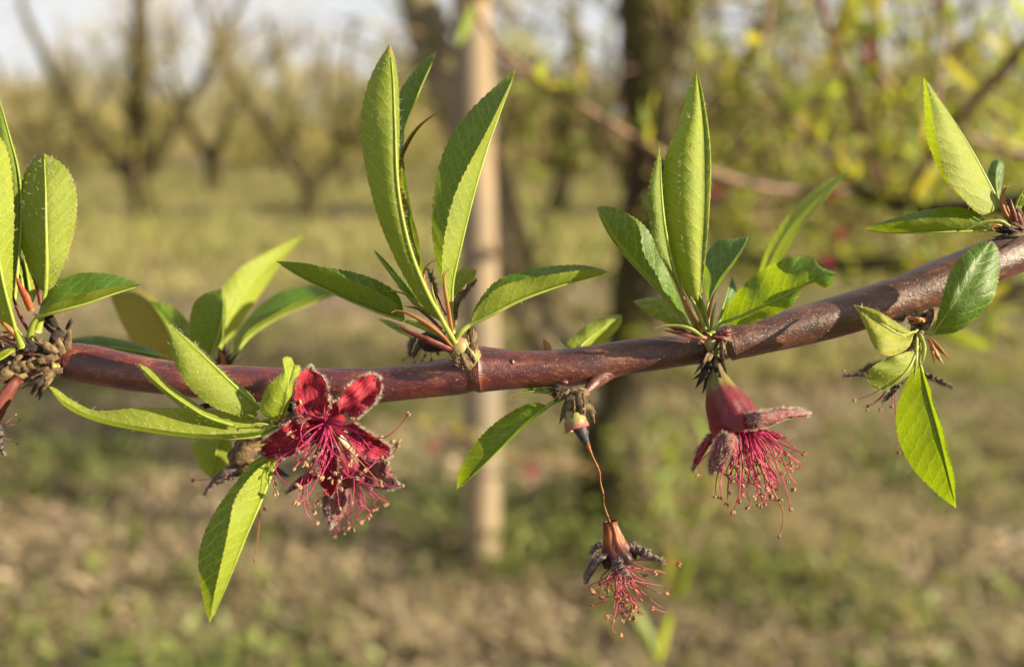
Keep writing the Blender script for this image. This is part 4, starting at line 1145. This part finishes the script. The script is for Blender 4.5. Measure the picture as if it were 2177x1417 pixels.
# second flower hanging behind it
mb = MB()
mb.tube(np.array([P(*x) for x in smooth([(690, 900, -2), (715, 940, -5), (740, 985, -8), (755, 1015, -9)], 10)]), np.array([14, 20, 28, 36, 43, 48, 52, 54, 54, 50]) * MM, 16, 0, bump=0.02)
f2 = cluster('hanging_flower', mb, [MAT_CALYX], 'soft pink spent flower hanging behind the open red flower')
sepal(f2, [(775, 985, -5), (800, 1005, -5), (850, 1033, -6)], [(790, 962), (820, 985)], [(775, 1025), (815, 1040)], 1, -2, 'D', SP, 200, 0.9)
sepal(f2, [(712, 1010, -4), (712, 1060, -4), (703, 1118, -5)], [(690, 1040), (688, 1085)], [(738, 1035), (728, 1090)], -1, -2, 'D', SP, 240, 0.9)
sepal(f2, [(700, 1005, -8), (655, 1025, -9), (612, 1048, -10)], 20, 18, -2, -2, 'D', SP, 140, 0.9)
for k in range(24):
    x1 = 678 + 145 * ((k * 0.618) % 1); y1 = 1060 + 80 * ((k * 0.382 + 0.2) % 1) - 0.0015 * (x1 - 730) ** 2
    xm = 750 + (x1 - 750) * (0.5 + 0.5 * ((k * 0.27) % 1))
    stamen(f2, [(745 + (x1 - 750) * 0.2, 1018, -8), (xm + 16 * math.sin(k * 2.0), 1030 + (y1 - 1030) * 0.5, -8 - (k % 5)), (x1 + 9 * math.cos(k * 3.1), 1030 + (y1 - 1030) * 0.85, -9 - (k % 6)), (x1, y1, -9 - (k % 6))], 0.10, MAT_FIL, MAT_ANTH, 0.42, curl=7)

# ---- leafy spur at the centre ------------------------------------------------------------------
mb = MB()
mb.tube(np.array([P(*x) for x in smooth([(1004, 772, 1.5), (990, 758, 3), (974, 738, 4.5), (960, 718, 5)], 8)]), np.array([30, 31, 27, 29, 24, 24, 17, 12]) * MM, 14, 0, bump=0.03)
bud_scales(mb, [(1006, 775, 4.5, -6, -48, 10), (998, 782, 5.5, -16, -36, 8), (985, 785, 5.5, -26, -30, 7), (1008, 765, 3, -10, -60, 9), (1000, 740, 1, -10, -45, 12), (975, 772, 6, -10, -22, 5)], 1)
cD = cluster('leaf_cluster', mb, [MAT_CUP, MAT_SCALE], 'tall leafy spur standing on the branch node left of centre')
leaf(cD, [(945, 690, 8), (905, 618, 11), (868, 520, 14), (845, 400, 16), (839, 270, 16), (835, 170, 15), (828, 94, 13)], [(898, 650), (845, 560), (805, 465), (778, 360), (767, 265), (780, 190), (802, 135)], [(900, 600), (865, 500), (850, 390), (849, 270), (847, 180), (838, 120)], -3.0, -5, 'D', 'n', pet=[(968, 728, 6)], hairs=420, rib=0.62, bul=1.2, label='tallest leaf of the spur, smooth underside with downy midrib')
leaf(cD, [(915, 650, 0), (865, 480, -2), (846, 330, -3), (880, 220, -4), (929, 109, -6)], [(850, 470), (830, 320), (848, 205), (895, 135)], [(858, 340), (885, 215), (910, 150)], -2, 3, 'U', 'd')
leaf(cD, [(895, 615, 1), (888, 555, 0), (868, 480, -1), (849, 405, -1), (853, 345, -1), (890, 275, -2), (949, 225, -3)], [(880, 590), (860, 530), (846, 470), (842, 400), (844, 345), (880, 275)], [(893, 560), (888, 500), (866, 430), (852, 380), (860, 330), (900, 262)], 1, 1.5, 'D', 'b', tooth=0.15, bul=0.2, label='bronze-backed leaf curling to the right behind the tallest leaf')
leaf(cD, [(960, 660, 5), (962, 600, 7), (980, 520, 8), (1005, 420, 8), (1034, 320, 7), (1068, 225, 5), (1099, 144, 3)], [(942, 610), (944, 520), (962, 430), (992, 360), (1032, 285), (1072, 205)], [(940, 600), (921, 510), (921, 430), (936, 345), (962, 285), (1005, 230), (1058, 180)], 3.5, -4.0, 'D', 'n', pet=[(962, 720, 5)], tooth=0.5, hairs=60, bul=0.2, label='long folded leaf with a bright outer face and dark toothed inner face')
leaf(cD, [(862, 682, 4), (800, 662, 5), (720, 628, 6), (640, 588, 5), (586, 555, 3)], [(838, 642), (790, 614), (735, 590), (670, 564), (620, 557)], [(848, 630), (810, 600), (755, 580), (690, 568), (630, 562)], 3, -3.0, 'D', 'd', pet=[(945, 712, 5)], tooth=0.4, bul=0.3)
leaf(cD, [(1000, 688, 7), (1045, 668, 8), (1110, 636, 8), (1190, 607, 7), (1250, 590, 6), (1297, 577, 5)], [(1015, 655), (1060, 612), (1120, 594), (1185, 582), (1245, 574)], [(1012, 650), (1050, 602), (1100, 580), (1170, 566), (1240, 564)], 3, -4, 'D', 'n', pet=[(966, 722, 6), (980, 705, 7)], tooth=0.45, bul=0.3, rib=0.6, hairs=60)
leaf(cD, [(955, 640, -4), (975, 605, -5), (1014, 574, -6)], [(960, 595), (985, 570)], [(985, 612), (1006, 596)], -1, -1, 'D', 'p', tooth=0.4)
leaf(cD, [(930, 690, 3), (880, 640, 3), (838, 580, 2), (793, 529, 1)], [(900, 650), (858, 595), (815, 548)], [(890, 660), (845, 605), (805, 550)], -1, 3, 'U', 'y')
leaf(cD, [(880, 718, -8), (840, 700, -9), (804, 678, -10)], 12, 14, -2, -2, 'U', 'lim')
for pts, r, m in (([(962, 738, 6), (930, 705, 8), (880, 672, 9), (845, 660, 9), (832, 664, 9)], 8, MAT_STIPRED), ([(955, 730, 6), (910, 695, 8), (870, 678, 9), (855, 686, 9)], 6, MAT_STIP), ([(960, 745, 6), (915, 725, 8), (870, 705, 8), (846, 692, 8)], 13, MAT_BRACT),
                  ([(950, 690, 7), (915, 630, 9), (900, 585, 9), (912, 560, 9), (930, 552, 9)], 5, MAT_STIPRED), ([(948, 670, 7), (928, 620, 8), (918, 590, 8), (922, 568, 8)], 5, MAT_BRACT), ([(962, 710, 7), (950, 640, 9), (944, 590, 10), (956, 570, 10)], 7, MAT_STIPRED),
                  ([(940, 680, 8), (922, 630, 10), (917, 600, 10)], 5, MAT_STIP), ([(925, 675, 6), (870, 630, 6), (835, 600, 5)], 4, MAT_STIP), ([(915, 670, 6), (860, 625, 6), (800, 617, 5)], 4, MAT_STIP), ([(940, 700, 7), (895, 660, 7), (860, 650, 7)], 6, MAT_BRACT)):
    stipule(cD, pts, r, m)
stipule(cD, [(965, 690, 2), (968, 650, 2), (985, 615, 1), (992, 600, 1)], 13, MAT_SCALE, 'dry_scale', 0.4)
for M_ in ([(970, 640, -8), (990, 610, -9), (1012, 596, -10)], [(925, 640, -6), (915, 600, -7), (908, 572, -8)]):
    sepal(cD, M_, 9, 9, -1, -1, 'D', (MAT_SEPDRY, MAT_SEPDRY), 120, 0.6, hm=MAT_HAIRG)
mb = MB()
mb.tube(np.array([P(*x) for x in smooth([(950, 735, -6), (920, 728, -8), (895, 722, -9)], 8)]), np.array([12, 14, 18, 20, 22, 22, 20, 16]) * MM, 12, 0, bump=0.06)
fD = cluster('withered_flower', mb, [MAT_DARK], 'small shrivelled flower hanging behind the branch under the tall spur')
sepal(fD, [(890, 712, -8), (880, 730, -8), (872, 755, -9)], 10, 9, -1, -1, 'D', (MAT_SEPDRY, MAT_SEPDRY), 160, 0.6, hm=MAT_HAIRG)
sepal(fD, [(905, 715, -8), (893, 740, -8), (880, 762, -9)], 10, 9, -1, -1, 'D', (MAT_SEPDRY, MAT_SEPDRY), 120, 0.6, hm=MAT_HAIRG)
for x1, y1 in ((858, 765), (882, 768), (905, 755), (917, 762), (930, 750), (898, 764)):
    stamen(fD, [(905, 722, -9), ((905 + x1) / 2 + 4, 742, -9), (x1, y1, -9)], 0.11, MAT_STYLE, MAT_ANTHB, 0.35)

# ---- behind and below the middle ----------------------------------------------------------------
mb = MB(); bud_scales(mb, [(1230, 765, -10, 5, -28, 10), (1245, 765, -10, -10, -20, 9)])
cE = cluster('leaf_cluster', mb, [MAT_SCALE], 'two small soft leaves behind the middle of the branch')
leaf(cE, [(1215, 752, -14), (1250, 720, -16), (1290, 690, -18), (1322, 668, -20)], [(1205, 730), (1238, 698), (1280, 675)], [(1260, 742), (1300, 712), (1320, 688)], -2, -4, 'D', 'p')
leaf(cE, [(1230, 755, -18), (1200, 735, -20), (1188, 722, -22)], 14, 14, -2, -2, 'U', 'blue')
mb = MB(); mb.tube(np.array([P(*x) for x in smooth([(1166, 755, -3), (1164, 738, -3), (1156, 720, -3)], 9)]), np.array([9, 9.5, 9.5, 9, 8, 7, 5.5, 3.5, 1]) * MM, 10)
o = mb.build('bud', MAT_PINK); keep_place(o, branch); o['label'] = 'tiny pink pointed bud on top of the branch'

mb = MB()
bud_scales(mb, [(1245, 832, 4, -40, 12, 15), (1240, 838, 5, -30, 25, 14), (1230, 835, 6, 14, 45, 12), (1225, 845, 6, 22, 42, 15), (1205, 850, 5, -12, 42, 8), (1200, 832, 5, -22, 14, 8), (1215, 838, 3, -25, 10, 10), (1250, 850, 4, 2, 40, 9)])
bud_scales(mb, [(1210, 825, 4, -50, -2, 7), (1190, 835, 4, -20, 10, 6)], 1)
cF = cluster('bud_remnant', mb, [MAT_SCALE, MAT_DARK], 'furry brown bud scales on the underside of the branch')
cp = np.array([P(*x) for x in smooth([(1212, 855, 5), (1220, 885, 6), (1228, 912, 6.5)], 10)])
mb = MB(); mb.tube(cp, np.linspace(13, 26, 10) * MM, 16, 0, cap=False, bump=0.09); mb.tube(cp + (-FWD * 0.0), np.linspace(11, 22, 10) * MM, 14, 0, cap=False)
sub(mb.build('cup', MAT_CUP), cF)
mb = MB(); mb.tube(np.array([P(*x) for x in smooth([(1226, 895, 6.5), (1234, 912, 7), (1242, 930, 7), (1249, 945, 7)], 10)]), np.array([12, 13, 14, 14.5, 14, 12.5, 10.5, 8.5, 6.5, 4.5]) * MM, 12, 0, bump=0.08)
sub(mb.build('ovary', MAT_OVARY), cF)
for q in range(90):
    pass
leaf(cF, [(1165, 862, 4), (1115, 900, 6), (1060, 955, 7), (1012, 1002, 6), (971, 1040, 4)], [(1130, 856), (1080, 880), (1032, 918), (995, 965), (976, 1005)], [(1140, 885), (1085, 935), (1030, 985), (995, 1018)], -3.5, 2.5, 'U', 'lim', pet=[(1205, 838, 3)], tooth=0.45, rib=0.5, bul=0.4, label='green leaf slanting down to the left below the branch')
leaf(cF, [(1190, 836, 2), (1140, 832, 2), (1110, 830, 1)], 9, 8, 1, -1, 'U', 'n', tooth=0.2)
stipule(cF, [(1185, 838, 3), (1140, 832, 4), (1100, 836, 4), (1084, 843, 4)], 4, MAT_STIP)
mb = MB()
for _ in range(220):
    t = rng.random(); p = P(1205 + 40 * rng.random(), 838 + 55 * t, 7.0); mb.hair(p, rng.normal(size=3) - FWD * 0.6 - UPV * 0.5, rng.uniform(0.4, 0.9) * 1e-3, 2.2e-5)
sub(mb.build('down', MAT_HAIRG), cF)['kind'] = 'stuff'

# the flower that slipped down its own style and dangles
thread = [(1249, 943, 7), (1258, 966, 7), (1268, 986, 7), (1275, 1003, 7), (1277, 1026, 7), (1283, 1050, 7), (1285, 1075, 7), (1298, 1112, 7), (1306, 1150, 7)]
dang = empty('dangling_flower', P(1249, 943, 7))
tag(dang, 'dried orange and grey flower dangling from a thin thread below the branch', 'flower')
mb = MB(); mb.tube(np.array([P(*x) for x in smooth(thread, 40)]), (1.2 + 2.6 * np.exp(-np.linspace(0, 9, 40))) * rng.uniform(0.8, 1.3, 40) * 1.15 * MM, 7)
keep_place(mb.build('style', MAT_STYLE), dang)
mb = MB()
cal = np.array([P(*x) for x in smooth([(1297, 1108, 7), (1302, 1135, 7), (1309, 1165, 7), (1317, 1196, 7)], 14)])
cr = np.array([14.5, 14, 15, 16, 18, 20, 22, 24, 27, 30, 33, 35, 35, 32]) * MM
mb.tube(cal, cr, 40, 0, cap=False, bump=0.03, ribs=0.10, nrib=7)
mb.tube(cal, cr * 0.80, 18, 0, cap=False)
calyx = keep_place(mb.build('calyx', MAT_CALYXDRY), dang)
def dsep(M_, w, h=260):
    o = sepal(dang, M_, w, w, -2, -2, 'D', (MAT_SEPDRY, MAT_SEPDRY), int(h * 1.5), 0.75, hm=MAT_HAIRG); keep_place(o, dang)
dsep([(1294, 1178, 9), (1272, 1202, 10), (1247, 1240, 9)], 18)
dsep([(1316, 1180, 11), (1322, 1197, 12), (1331, 1216, 12)], 18)
dsep([(1335, 1164, 8), (1370, 1164, 9), (1410, 1190, 8)], 18)
dsep([(1330, 1165, 3), (1345, 1148, 2), (1358, 1160, 1)], 12, 160)
dsep([(1290, 1165, 3), (1275, 1163, 2), (1258, 1178, 1)], 10, 140)
D4 = [(1269, 1282), (1311, 1347), (1342, 1311), (1358, 1274), (1405, 1300), (1418, 1256), (1438, 1191), (1400, 1210), (1345, 1246), (1321, 1233), (1300, 1303), (1332, 1316), (1379, 1240), (1286, 1262), (1312, 1290), (1322, 1304), (1356, 1262), (1398, 1262), (1388, 1222), (1330, 1270), (1364, 1225), (1308, 1318)]
D4 += [(1318 + 70 * math.sin(k * 2.4) * (0.3 + 0.7 * ((k * 0.37) % 1)), 1232 + 85 * ((k * 0.618) % 1)) for k in range(18)]
for k, (x, y) in enumerate(D4):
    o = stamen(dang, [(1316 + 0.12 * (x - 1320), 1196, 7), (1318 + 0.42 * (x - 1320) - 5, 1196 + 0.5 * (y - 1196), 8 + 2 * math.sin(k)), (x - 0.06 * (x - 1320), 1196 + 0.85 * (y - 1196), 8 + 3 * math.sin(k * 2)), (x, y, 8 + 3 * math.sin(k * 2))], 0.125, MAT_FILD if k % 3 else MAT_FIL, MAT_ANTHB if k % 2 else MAT_STYLE, 0.42, curl=9)
    keep_place(o, dang)

# ---- leafy spur right of centre with the bell-shaped flower ------------------------------------
mb = MB()
mb.tube(np.array([P(*x) for x in smooth([(1525, 765, 3.5), (1520, 745, 4), (1508, 722, 5), (1498, 700, 5.5)], 8)]), np.array([14, 14, 15, 15, 14, 13, 11, 9]) * MM, 14, 0, bump=0.05)
bud_scales(mb, [(1535, 735, 4.5, -5, 35, 9), (1530, 770, 5.5, 5, 35, 8), (1515, 745, 5.5, -22, 25, 8), (1545, 700, 3, 2, 40, 6), (1530, 720, 5, -12, 40, 8)], 1)
bud_scales(mb, [(1520, 755, 4, -50, 62, 12), (1510, 750, 5, -30, 30, 10), (1530, 760, 5, 12, 28, 8), (1525, 770, 5, -22, 8, 9)], 2)
bud_scales(mb, [(1500, 720, 6, -75, -32, 11), (1515, 715, 6, 40, -8, 6), (1520, 722, 5, 30, -25, 7)], 3)
cG = cluster('leaf_cluster', mb, [MAT_CUP, MAT_SCALE, MAT_DARK, MAT_BRACT], 'tall leafy spur on the branch node above the bell-shaped flower')
leaf(cG, [(1488, 655, 8), (1492, 590, 10), (1499, 490, 11), (1502, 400, 11), (1501, 320, 10), (1493, 235, 8), (1479, 147, 5)], [(1462, 630), (1432, 560), (1413, 475), (1408, 395), (1417, 325), (1440, 268), (1460, 205)], [(1490, 560), (1499, 460), (1504, 370), (1500, 280), (1489, 200)], -0.5, -6, 'D', 'lim', pet=[(1496, 700, 6)], hairs=420, rib=0.6, bul=3.4, label='tall pale leaf with a sunlit downy underside')
leaf(cG, [(1462, 660, 8), (1438, 595, 10), (1417, 510, 12), (1406, 420, 13), (1402, 312, 11)], [(1430, 590), (1396, 530), (1380, 465), (1380, 400), (1391, 350)], [(1442, 580), (1422, 500), (1412, 420), (1406, 360)], 1, -4, 'D', 'd', pet=[(1488, 705, 6)], hairs=100, rib=0.7, bul=0.8)
leaf(cG, [(1462, 690, 4), (1405, 622, 4), (1350, 565, 3), (1300, 505, 2), (1267, 441, 0)], [(1452, 655), (1425, 590), (1395, 520), (1365, 475), (1315, 445), (1285, 438)], [(1425, 635), (1370, 575), (1318, 515), (1284, 462)], -3, 3.5, 'U', 'n', pet=[(1492, 715, 5)], tooth=0.35, rib=0.5, bul=0.2)
leaf(cG, [(1505, 645, 1), (1528, 595, 0), (1560, 552, -1), (1592, 503, -3)], [(1496, 600), (1500, 545), (1525, 514), (1560, 507)], [(1522, 615), (1550, 575), (1578, 535)], -4, 2, 'U', 'blue', pet=[(1500, 700, 4)], tooth=0.3)  # blue tint paints the sky's reflection into this leaf's colour
leaf(cG, [(1615, 650, -26), (1635, 560, -28), (1680, 480, -32), (1740, 415, -36), (1806, 361, -40)], [(1612, 590), (1640, 510), (1690, 440), (1750, 388)], [(1655, 565), (1700, 490), (1755, 425)], -3, 4, 'D', 'p', pet=[(1560, 700, -8), (1600, 680, -20)], tooth=0.4)
leaf(cG, [(1530, 688, 6), (1585, 668, 9), (1650, 638, 13), (1700, 612, 16), (1738, 588, 18), (1779, 581, 19)], [(1545, 650), (1590, 598), (1640, 562), (1690, 546), (1728, 548), (1745, 566)], [(1580, 690), (1630, 675), (1680, 650), (1706, 612), (1730, 602), (1760, 610)], -2.5, -1.5, 'U', 'lim', pet=[(1508, 712, 6)], tooth=0.4, wave=0.9, bul=0.6, label='bright green toothed leaf reaching right over the branch')
leaf(cG, [(1470, 690, -14), (1430, 668, -16), (1380, 648, -18), (1345, 640, -20)], [(1440, 645), (1390, 632)], [(1430, 690), (1380, 668)], -2, 1, 'U', 'y')
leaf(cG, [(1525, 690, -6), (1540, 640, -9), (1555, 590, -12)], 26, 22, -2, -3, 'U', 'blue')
leaf(cG, [(1520, 695, -4), (1550, 660, -6), (1585, 640, -8)], 20, 20, -2, -2, 'U', 'n')
for pts, r, m in (([(1498, 720, 7), (1465, 698, 9), (1425, 692, 9), (1392, 697, 9)], 8, MAT_STIP), ([(1490, 705, 7), (1466, 660, 9), (1450, 625, 10), (1443, 600, 10)], 6, MAT_STIPRED), ([(1500, 700, 8), (1478, 650, 10), (1460, 618, 10)], 7, MAT_STIP), ([(1505, 700, 7), (1498, 660, 9), (1486, 625, 10), (1478, 620, 10)], 7, MAT_STIP),
                  ([(1502, 690, 7), (1512, 640, 8), (1524, 612, 8)], 5, MAT_STIPRED), ([(1510, 705, 6), (1516, 665, 7), (1522, 640, 7)], 5, MAT_STIP), ([(1520, 715, 6), (1535, 705, 7), (1563, 708, 7)], 5, MAT_BRACT)):
    stipule(cG, pts, r, m)

mb = MB()
mb.tube(np.array([P(*x) for x in smooth([(1518, 768, 4.5), (1524, 800, 5), (1538, 845, 6), (1556, 885, 6.5), (1568, 918, 7)], 20)]), np.interp(np.linspace(0, 1, 20), [0, 0.15, 0.35, 0.6, 0.85, 1.0], [11, 16, 29, 43, 51, 47]) * MM, 40, 0, cap=True, bump=0.008, ribs=0.035, nrib=10)
f3 = cluster('hanging_flower', mb, [MAT_CALYX], 'bell-shaped spent flower, green top and red cup, hanging with magenta stamens')
sepal(f3, [(1580, 900, 11), (1615, 893, 13), (1660, 880, 11), (1722, 881, 6)], [(1598, 880), (1645, 870), (1690, 869)], [(1600, 912), (1640, 902), (1668, 890)], -2, -2, 'D', SP, 420, 0.8, bul=1.0)
sepal(f3, [(1560, 920, 12), (1545, 945, 13), (1530, 975, 12), (1513, 1006, 10)], [(1530, 925), (1512, 960), (1506, 990)], [(1565, 945), (1548, 980), (1528, 995)], -2, -2, 'D', SP, 380, 0.8, bul=1.0)
sepal(f3, [(1535, 915, 4), (1510, 945, 4), (1474, 1000, 3)], 16, 18, -2, -2, 'D', SP, 240, 0.8)
sepal(f3, [(1600, 910, 2), (1640, 915, 1), (1670, 930, 0)], 15, 15, -2, -2, 'D', SP, 100, 0.8)
T3 = [(1524, 1056), (1494, 1008), (1544, 1008), (1546, 1076), (1558, 1090), (1594, 1073), (1619, 1076), (1632, 1062), (1652, 1031), (1664, 1018), (1690, 1032), (1680, 1073), (1698, 998), (1715, 969), (1540, 1062), (1550, 1048), (1562, 1070), (1585, 1045), (1602, 1020), (1612, 1052), (1640, 990), (1652, 1005), (1672, 990), (1684, 1000),
      (1598, 1000), (1615, 1010), (1575, 1060), (1567, 1030), (1625, 1035), (1585, 1008), (1660, 970), (1675, 965), (1632, 1010), (1555, 1020), (1605, 1062), (1645, 1020)]
T3 += [(1600 + 85 * math.sin(k * 2.4) * (0.4 + 0.6 * ((k * 0.37) % 1)), 985 + 85 * ((k * 0.618) % 1)) for k in range(22)]
for k, (x, y) in enumerate(T3):
    fx = 1585 + 0.42 * (x - 1600); zz = 9 + 3.0 * math.sin(k * 1.9)
    stamen(f3, [(fx - 8, 915, 7.5), (1590 + 0.68 * (x - 1600), 915 + 0.40 * (y - 915), zz), (x + 6 * math.sin(k * 2.3), 915 + 0.80 * (y - 915), zz + 1), (x, y, zz + 1)], 0.14, MAT_FIL, MAT_ANTHB, 0.42, curl=8)
stamen(f3, [(1600, 915, 9), (1640, 922, 9), (1656, 920, 9), (1662, 935, 9), (1658, 950, 9)], 0.12, MAT_FIL, MAT_FIL, anther=False)
stamen(f3, [(1590, 930, 9), (1615, 990, 11), (1645, 1046, 12), (1664, 1085, 12), (1664, 1115, 12), (1657, 1138, 12)], 0.17, MAT_STYLE, MAT_STYLE, 0.36, name='style')

# ---- leaf spur at the right edge ----------------------------------------------------------------
mb = MB()
bud_scales(mb, [(2175, 500, 0, -60, -12, 10), (2165, 485, 0, -35, -20, 9), (2180, 495, 0, -40, 6, 9), (2170, 470, 0, -10, -35, 8), (2185, 490, 1, -40, -5, 10)])
bud_scales(mb, [(2165, 500, 1, -50, 6, 6), (2180, 500, 1, -60, -2, 7)], 1)
bud_scales(mb, [(2172, 480, 0, -22, -42, 7)], 2)
cH = cluster('leaf_cluster', mb, [MAT_SCALE, MAT_DARK, MAT_BRACT], 'leafy spur on top of the branch at the right edge')
leaf(cH, [(2128, 440, 0), (2098, 380, 1), (2060, 310, 2), (2015, 238, 2), (1963, 164, 0)], [(2085, 455), (2040, 415), (2010, 370), (1992, 290), (1978, 215)], [(2090, 455), (2040, 415), (1998, 365), (1972, 300), (1966, 225)], 3.5, -4.5, 'D', 'p', pet=[(2158, 480, -1)], hairs=260, tooth=0.35, bul=1.2, label='large leaf at right with a brightly sunlit underside')
leaf(cH, [(2110, 488, 1), (2040, 491, 2), (1960, 493, 2), (1890, 494, 1), (1834, 485, 0)], [(2080, 455), (2030, 441), (1960, 448), (1890, 468)], [(2060, 468), (1990, 462), (1920, 470), (1870, 478)], -3, 3, 'U', 'n', pet=[(2150, 488, 0)], tooth=0.3)
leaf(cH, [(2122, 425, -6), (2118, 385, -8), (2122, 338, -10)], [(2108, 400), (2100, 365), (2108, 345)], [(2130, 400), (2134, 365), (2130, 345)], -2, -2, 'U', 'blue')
leaf(cH, [(2155, 455, 1), (2165, 425, 3), (2182, 398, 4), (2200, 380, 4)], 16, 16, -2, -2, 'D', 'y', pet=[(2160, 480, 0)])
for pts, r, m in (([(2152, 478, 1), (2132, 440, 2), (2134, 405, 2), (2150, 395, 2), (2162, 397, 2)], 6, MAT_STIPRED), ([(2155, 475, 1), (2140, 440, 2), (2132, 410, 2), (2137, 388, 2)], 5, MAT_PINK), ([(2150, 485, 2), (2125, 470, 3), (2085, 474, 3), (2056, 487, 3)], 7, MAT_STIP), ([(2150, 490, 2), (2120, 478, 3), (2108, 484, 3), (2118, 494, 3)], 5, MAT_STIPRED), ([(2160, 470, 2), (2152, 445, 3), (2148, 422, 3)], 8, MAT_BRACT)):
    stipule(cH, pts, r, m)

# ---- spur hanging below the branch at right ------------------------------------------------------
mb = MB()
bud_scales(mb, [(1990, 655, 2, -45, 25, 14), (1975, 665, 3, -40, 20, 14), (1960, 670, 4, -10, 35, 14), (1940, 672, 4, 25, 30, 12), (1985, 660, 4, -10, 40, 12), (1975, 690, 5, -30, 20, 10), (1925, 665, 3, -20, 10, 12)])
bud_scales(mb, [(1970, 680, 6, -30, 8, 8), (1975, 720, 6, 20, 52, 6), (1980, 740, 6, 10, 28, 5)], 1)
cI = cluster('leaf_cluster', mb, [MAT_SCALE, MAT_STIPRED], 'leafy spur hanging under the branch at right')
leaf(cI, [(1982, 712, 6), (2025, 648, 9), (2068, 578, 9), (2108, 511, 6)], [(1992, 680), (2002, 635), (2012, 598), (2038, 552), (2078, 520)], [(2030, 706), (2078, 675), (2112, 628), (2126, 575), (2122, 530)], -1.5, -1.0, 'U', 'n', pet=[(1955, 700, 5)], tooth=0.4, rib=0.3, bul=0.8, label='glossy dark green leaf pointing up across the branch')
leaf(cI, [(1945, 705, 7), (1915, 712, 9), (1875, 690, 10), (1845, 670, 9), (1814, 647, 6)], [(1930, 700), (1885, 672), (1850, 655)], [(1930, 740), (1892, 756), (1862, 742), (1845, 705), (1828, 670)], -1, 2, 'D', 'y', pet=[(1958, 695, 5)], tooth=0.2, rib=0.3, hairs=80, bul=0.8)
leaf(cI, [(1948, 745, 8), (1932, 780, 10), (1905, 808, 10), (1868, 832, 8)], [(1925, 748), (1890, 762), (1862, 775), (1848, 790), (1848, 815)], [(1948, 770), (1930, 800), (1895, 822)], 1, -3, 'D', 'p', pet=[(1955, 715, 6)], hairs=120, tooth=0.3, bul=0.5)
leaf(cI, [(1955, 772, 6), (1975, 850, 8), (1997, 930, 9), (2016, 1010, 8), (2033, 1080, 6)], [(1925, 812), (1907, 870), (1912, 935), (1938, 990), (1985, 1042)], [(1972, 815), (1992, 870), (2010, 935), (2026, 1005)], -5.0, 1.5, 'U', 'lim', pet=[(1956, 715, 6)], tooth=0.35, rib=0.35, bul=0.5, label='bright green translucent leaf hanging below the branch at right')
for pts, r, m in (([(1950, 715, 7), (1948, 760, 9), (1944, 805, 9)], 6, MAT_STIP), ([(1945, 725, 7), (1900, 745, 8), (1868, 752, 8), (1856, 770, 8)], 5, MAT_STIP), ([(1955, 710, 7), (1965, 740, 8), (1960, 775, 8)], 7, MAT_STIP), ([(1860, 785, 9), (1848, 790, 9), (1858, 812, 9)], 5, MAT_STIP)):
    stipule(cI, pts, r, m)
mb = MB()
mb.tube(np.array([P(*x) for x in smooth([(1950, 705, -3), (1930, 750, -5), (1905, 790, -6)], 8)]), np.array([14, 18, 24, 28, 32, 34, 32, 26]) * MM, 12, 0, bump=0.05)
fI = cluster('withered_flower', mb, [MAT_SCALE], 'withered grey flower behind the pale curled leaves at right')
for M_, w in (([(1890, 790, -5), (1845, 798, -5), (1795, 800, -6)], 9), ([(1930, 800, -4), (1905, 830, -4), (1880, 855, -5)], 9), ([(1960, 790, -5), (1990, 800, -5), (2025, 822, -6)], 9), ([(1900, 780, -6), (1860, 780, -6), (1830, 790, -7)], 9)):
    sepal(fI, M_, w, w, -1.5, -1.5, 'D', (MAT_SEPDRY, MAT_SEPDRY), 140, 0.7, hm=MAT_HAIRG)
for x1, y1 in ((1818, 850), (1845, 870), (1848, 862), (1872, 868), (1895, 862), (1795, 788), (1910, 960)):
    stamen(fI, [(1900, 805, -6), ((1900 + x1) / 2, (805 + y1) / 2 + 8, -6), (x1, y1, -6)], 0.11, MAT_FILD, MAT_ANTHB, 0.35)
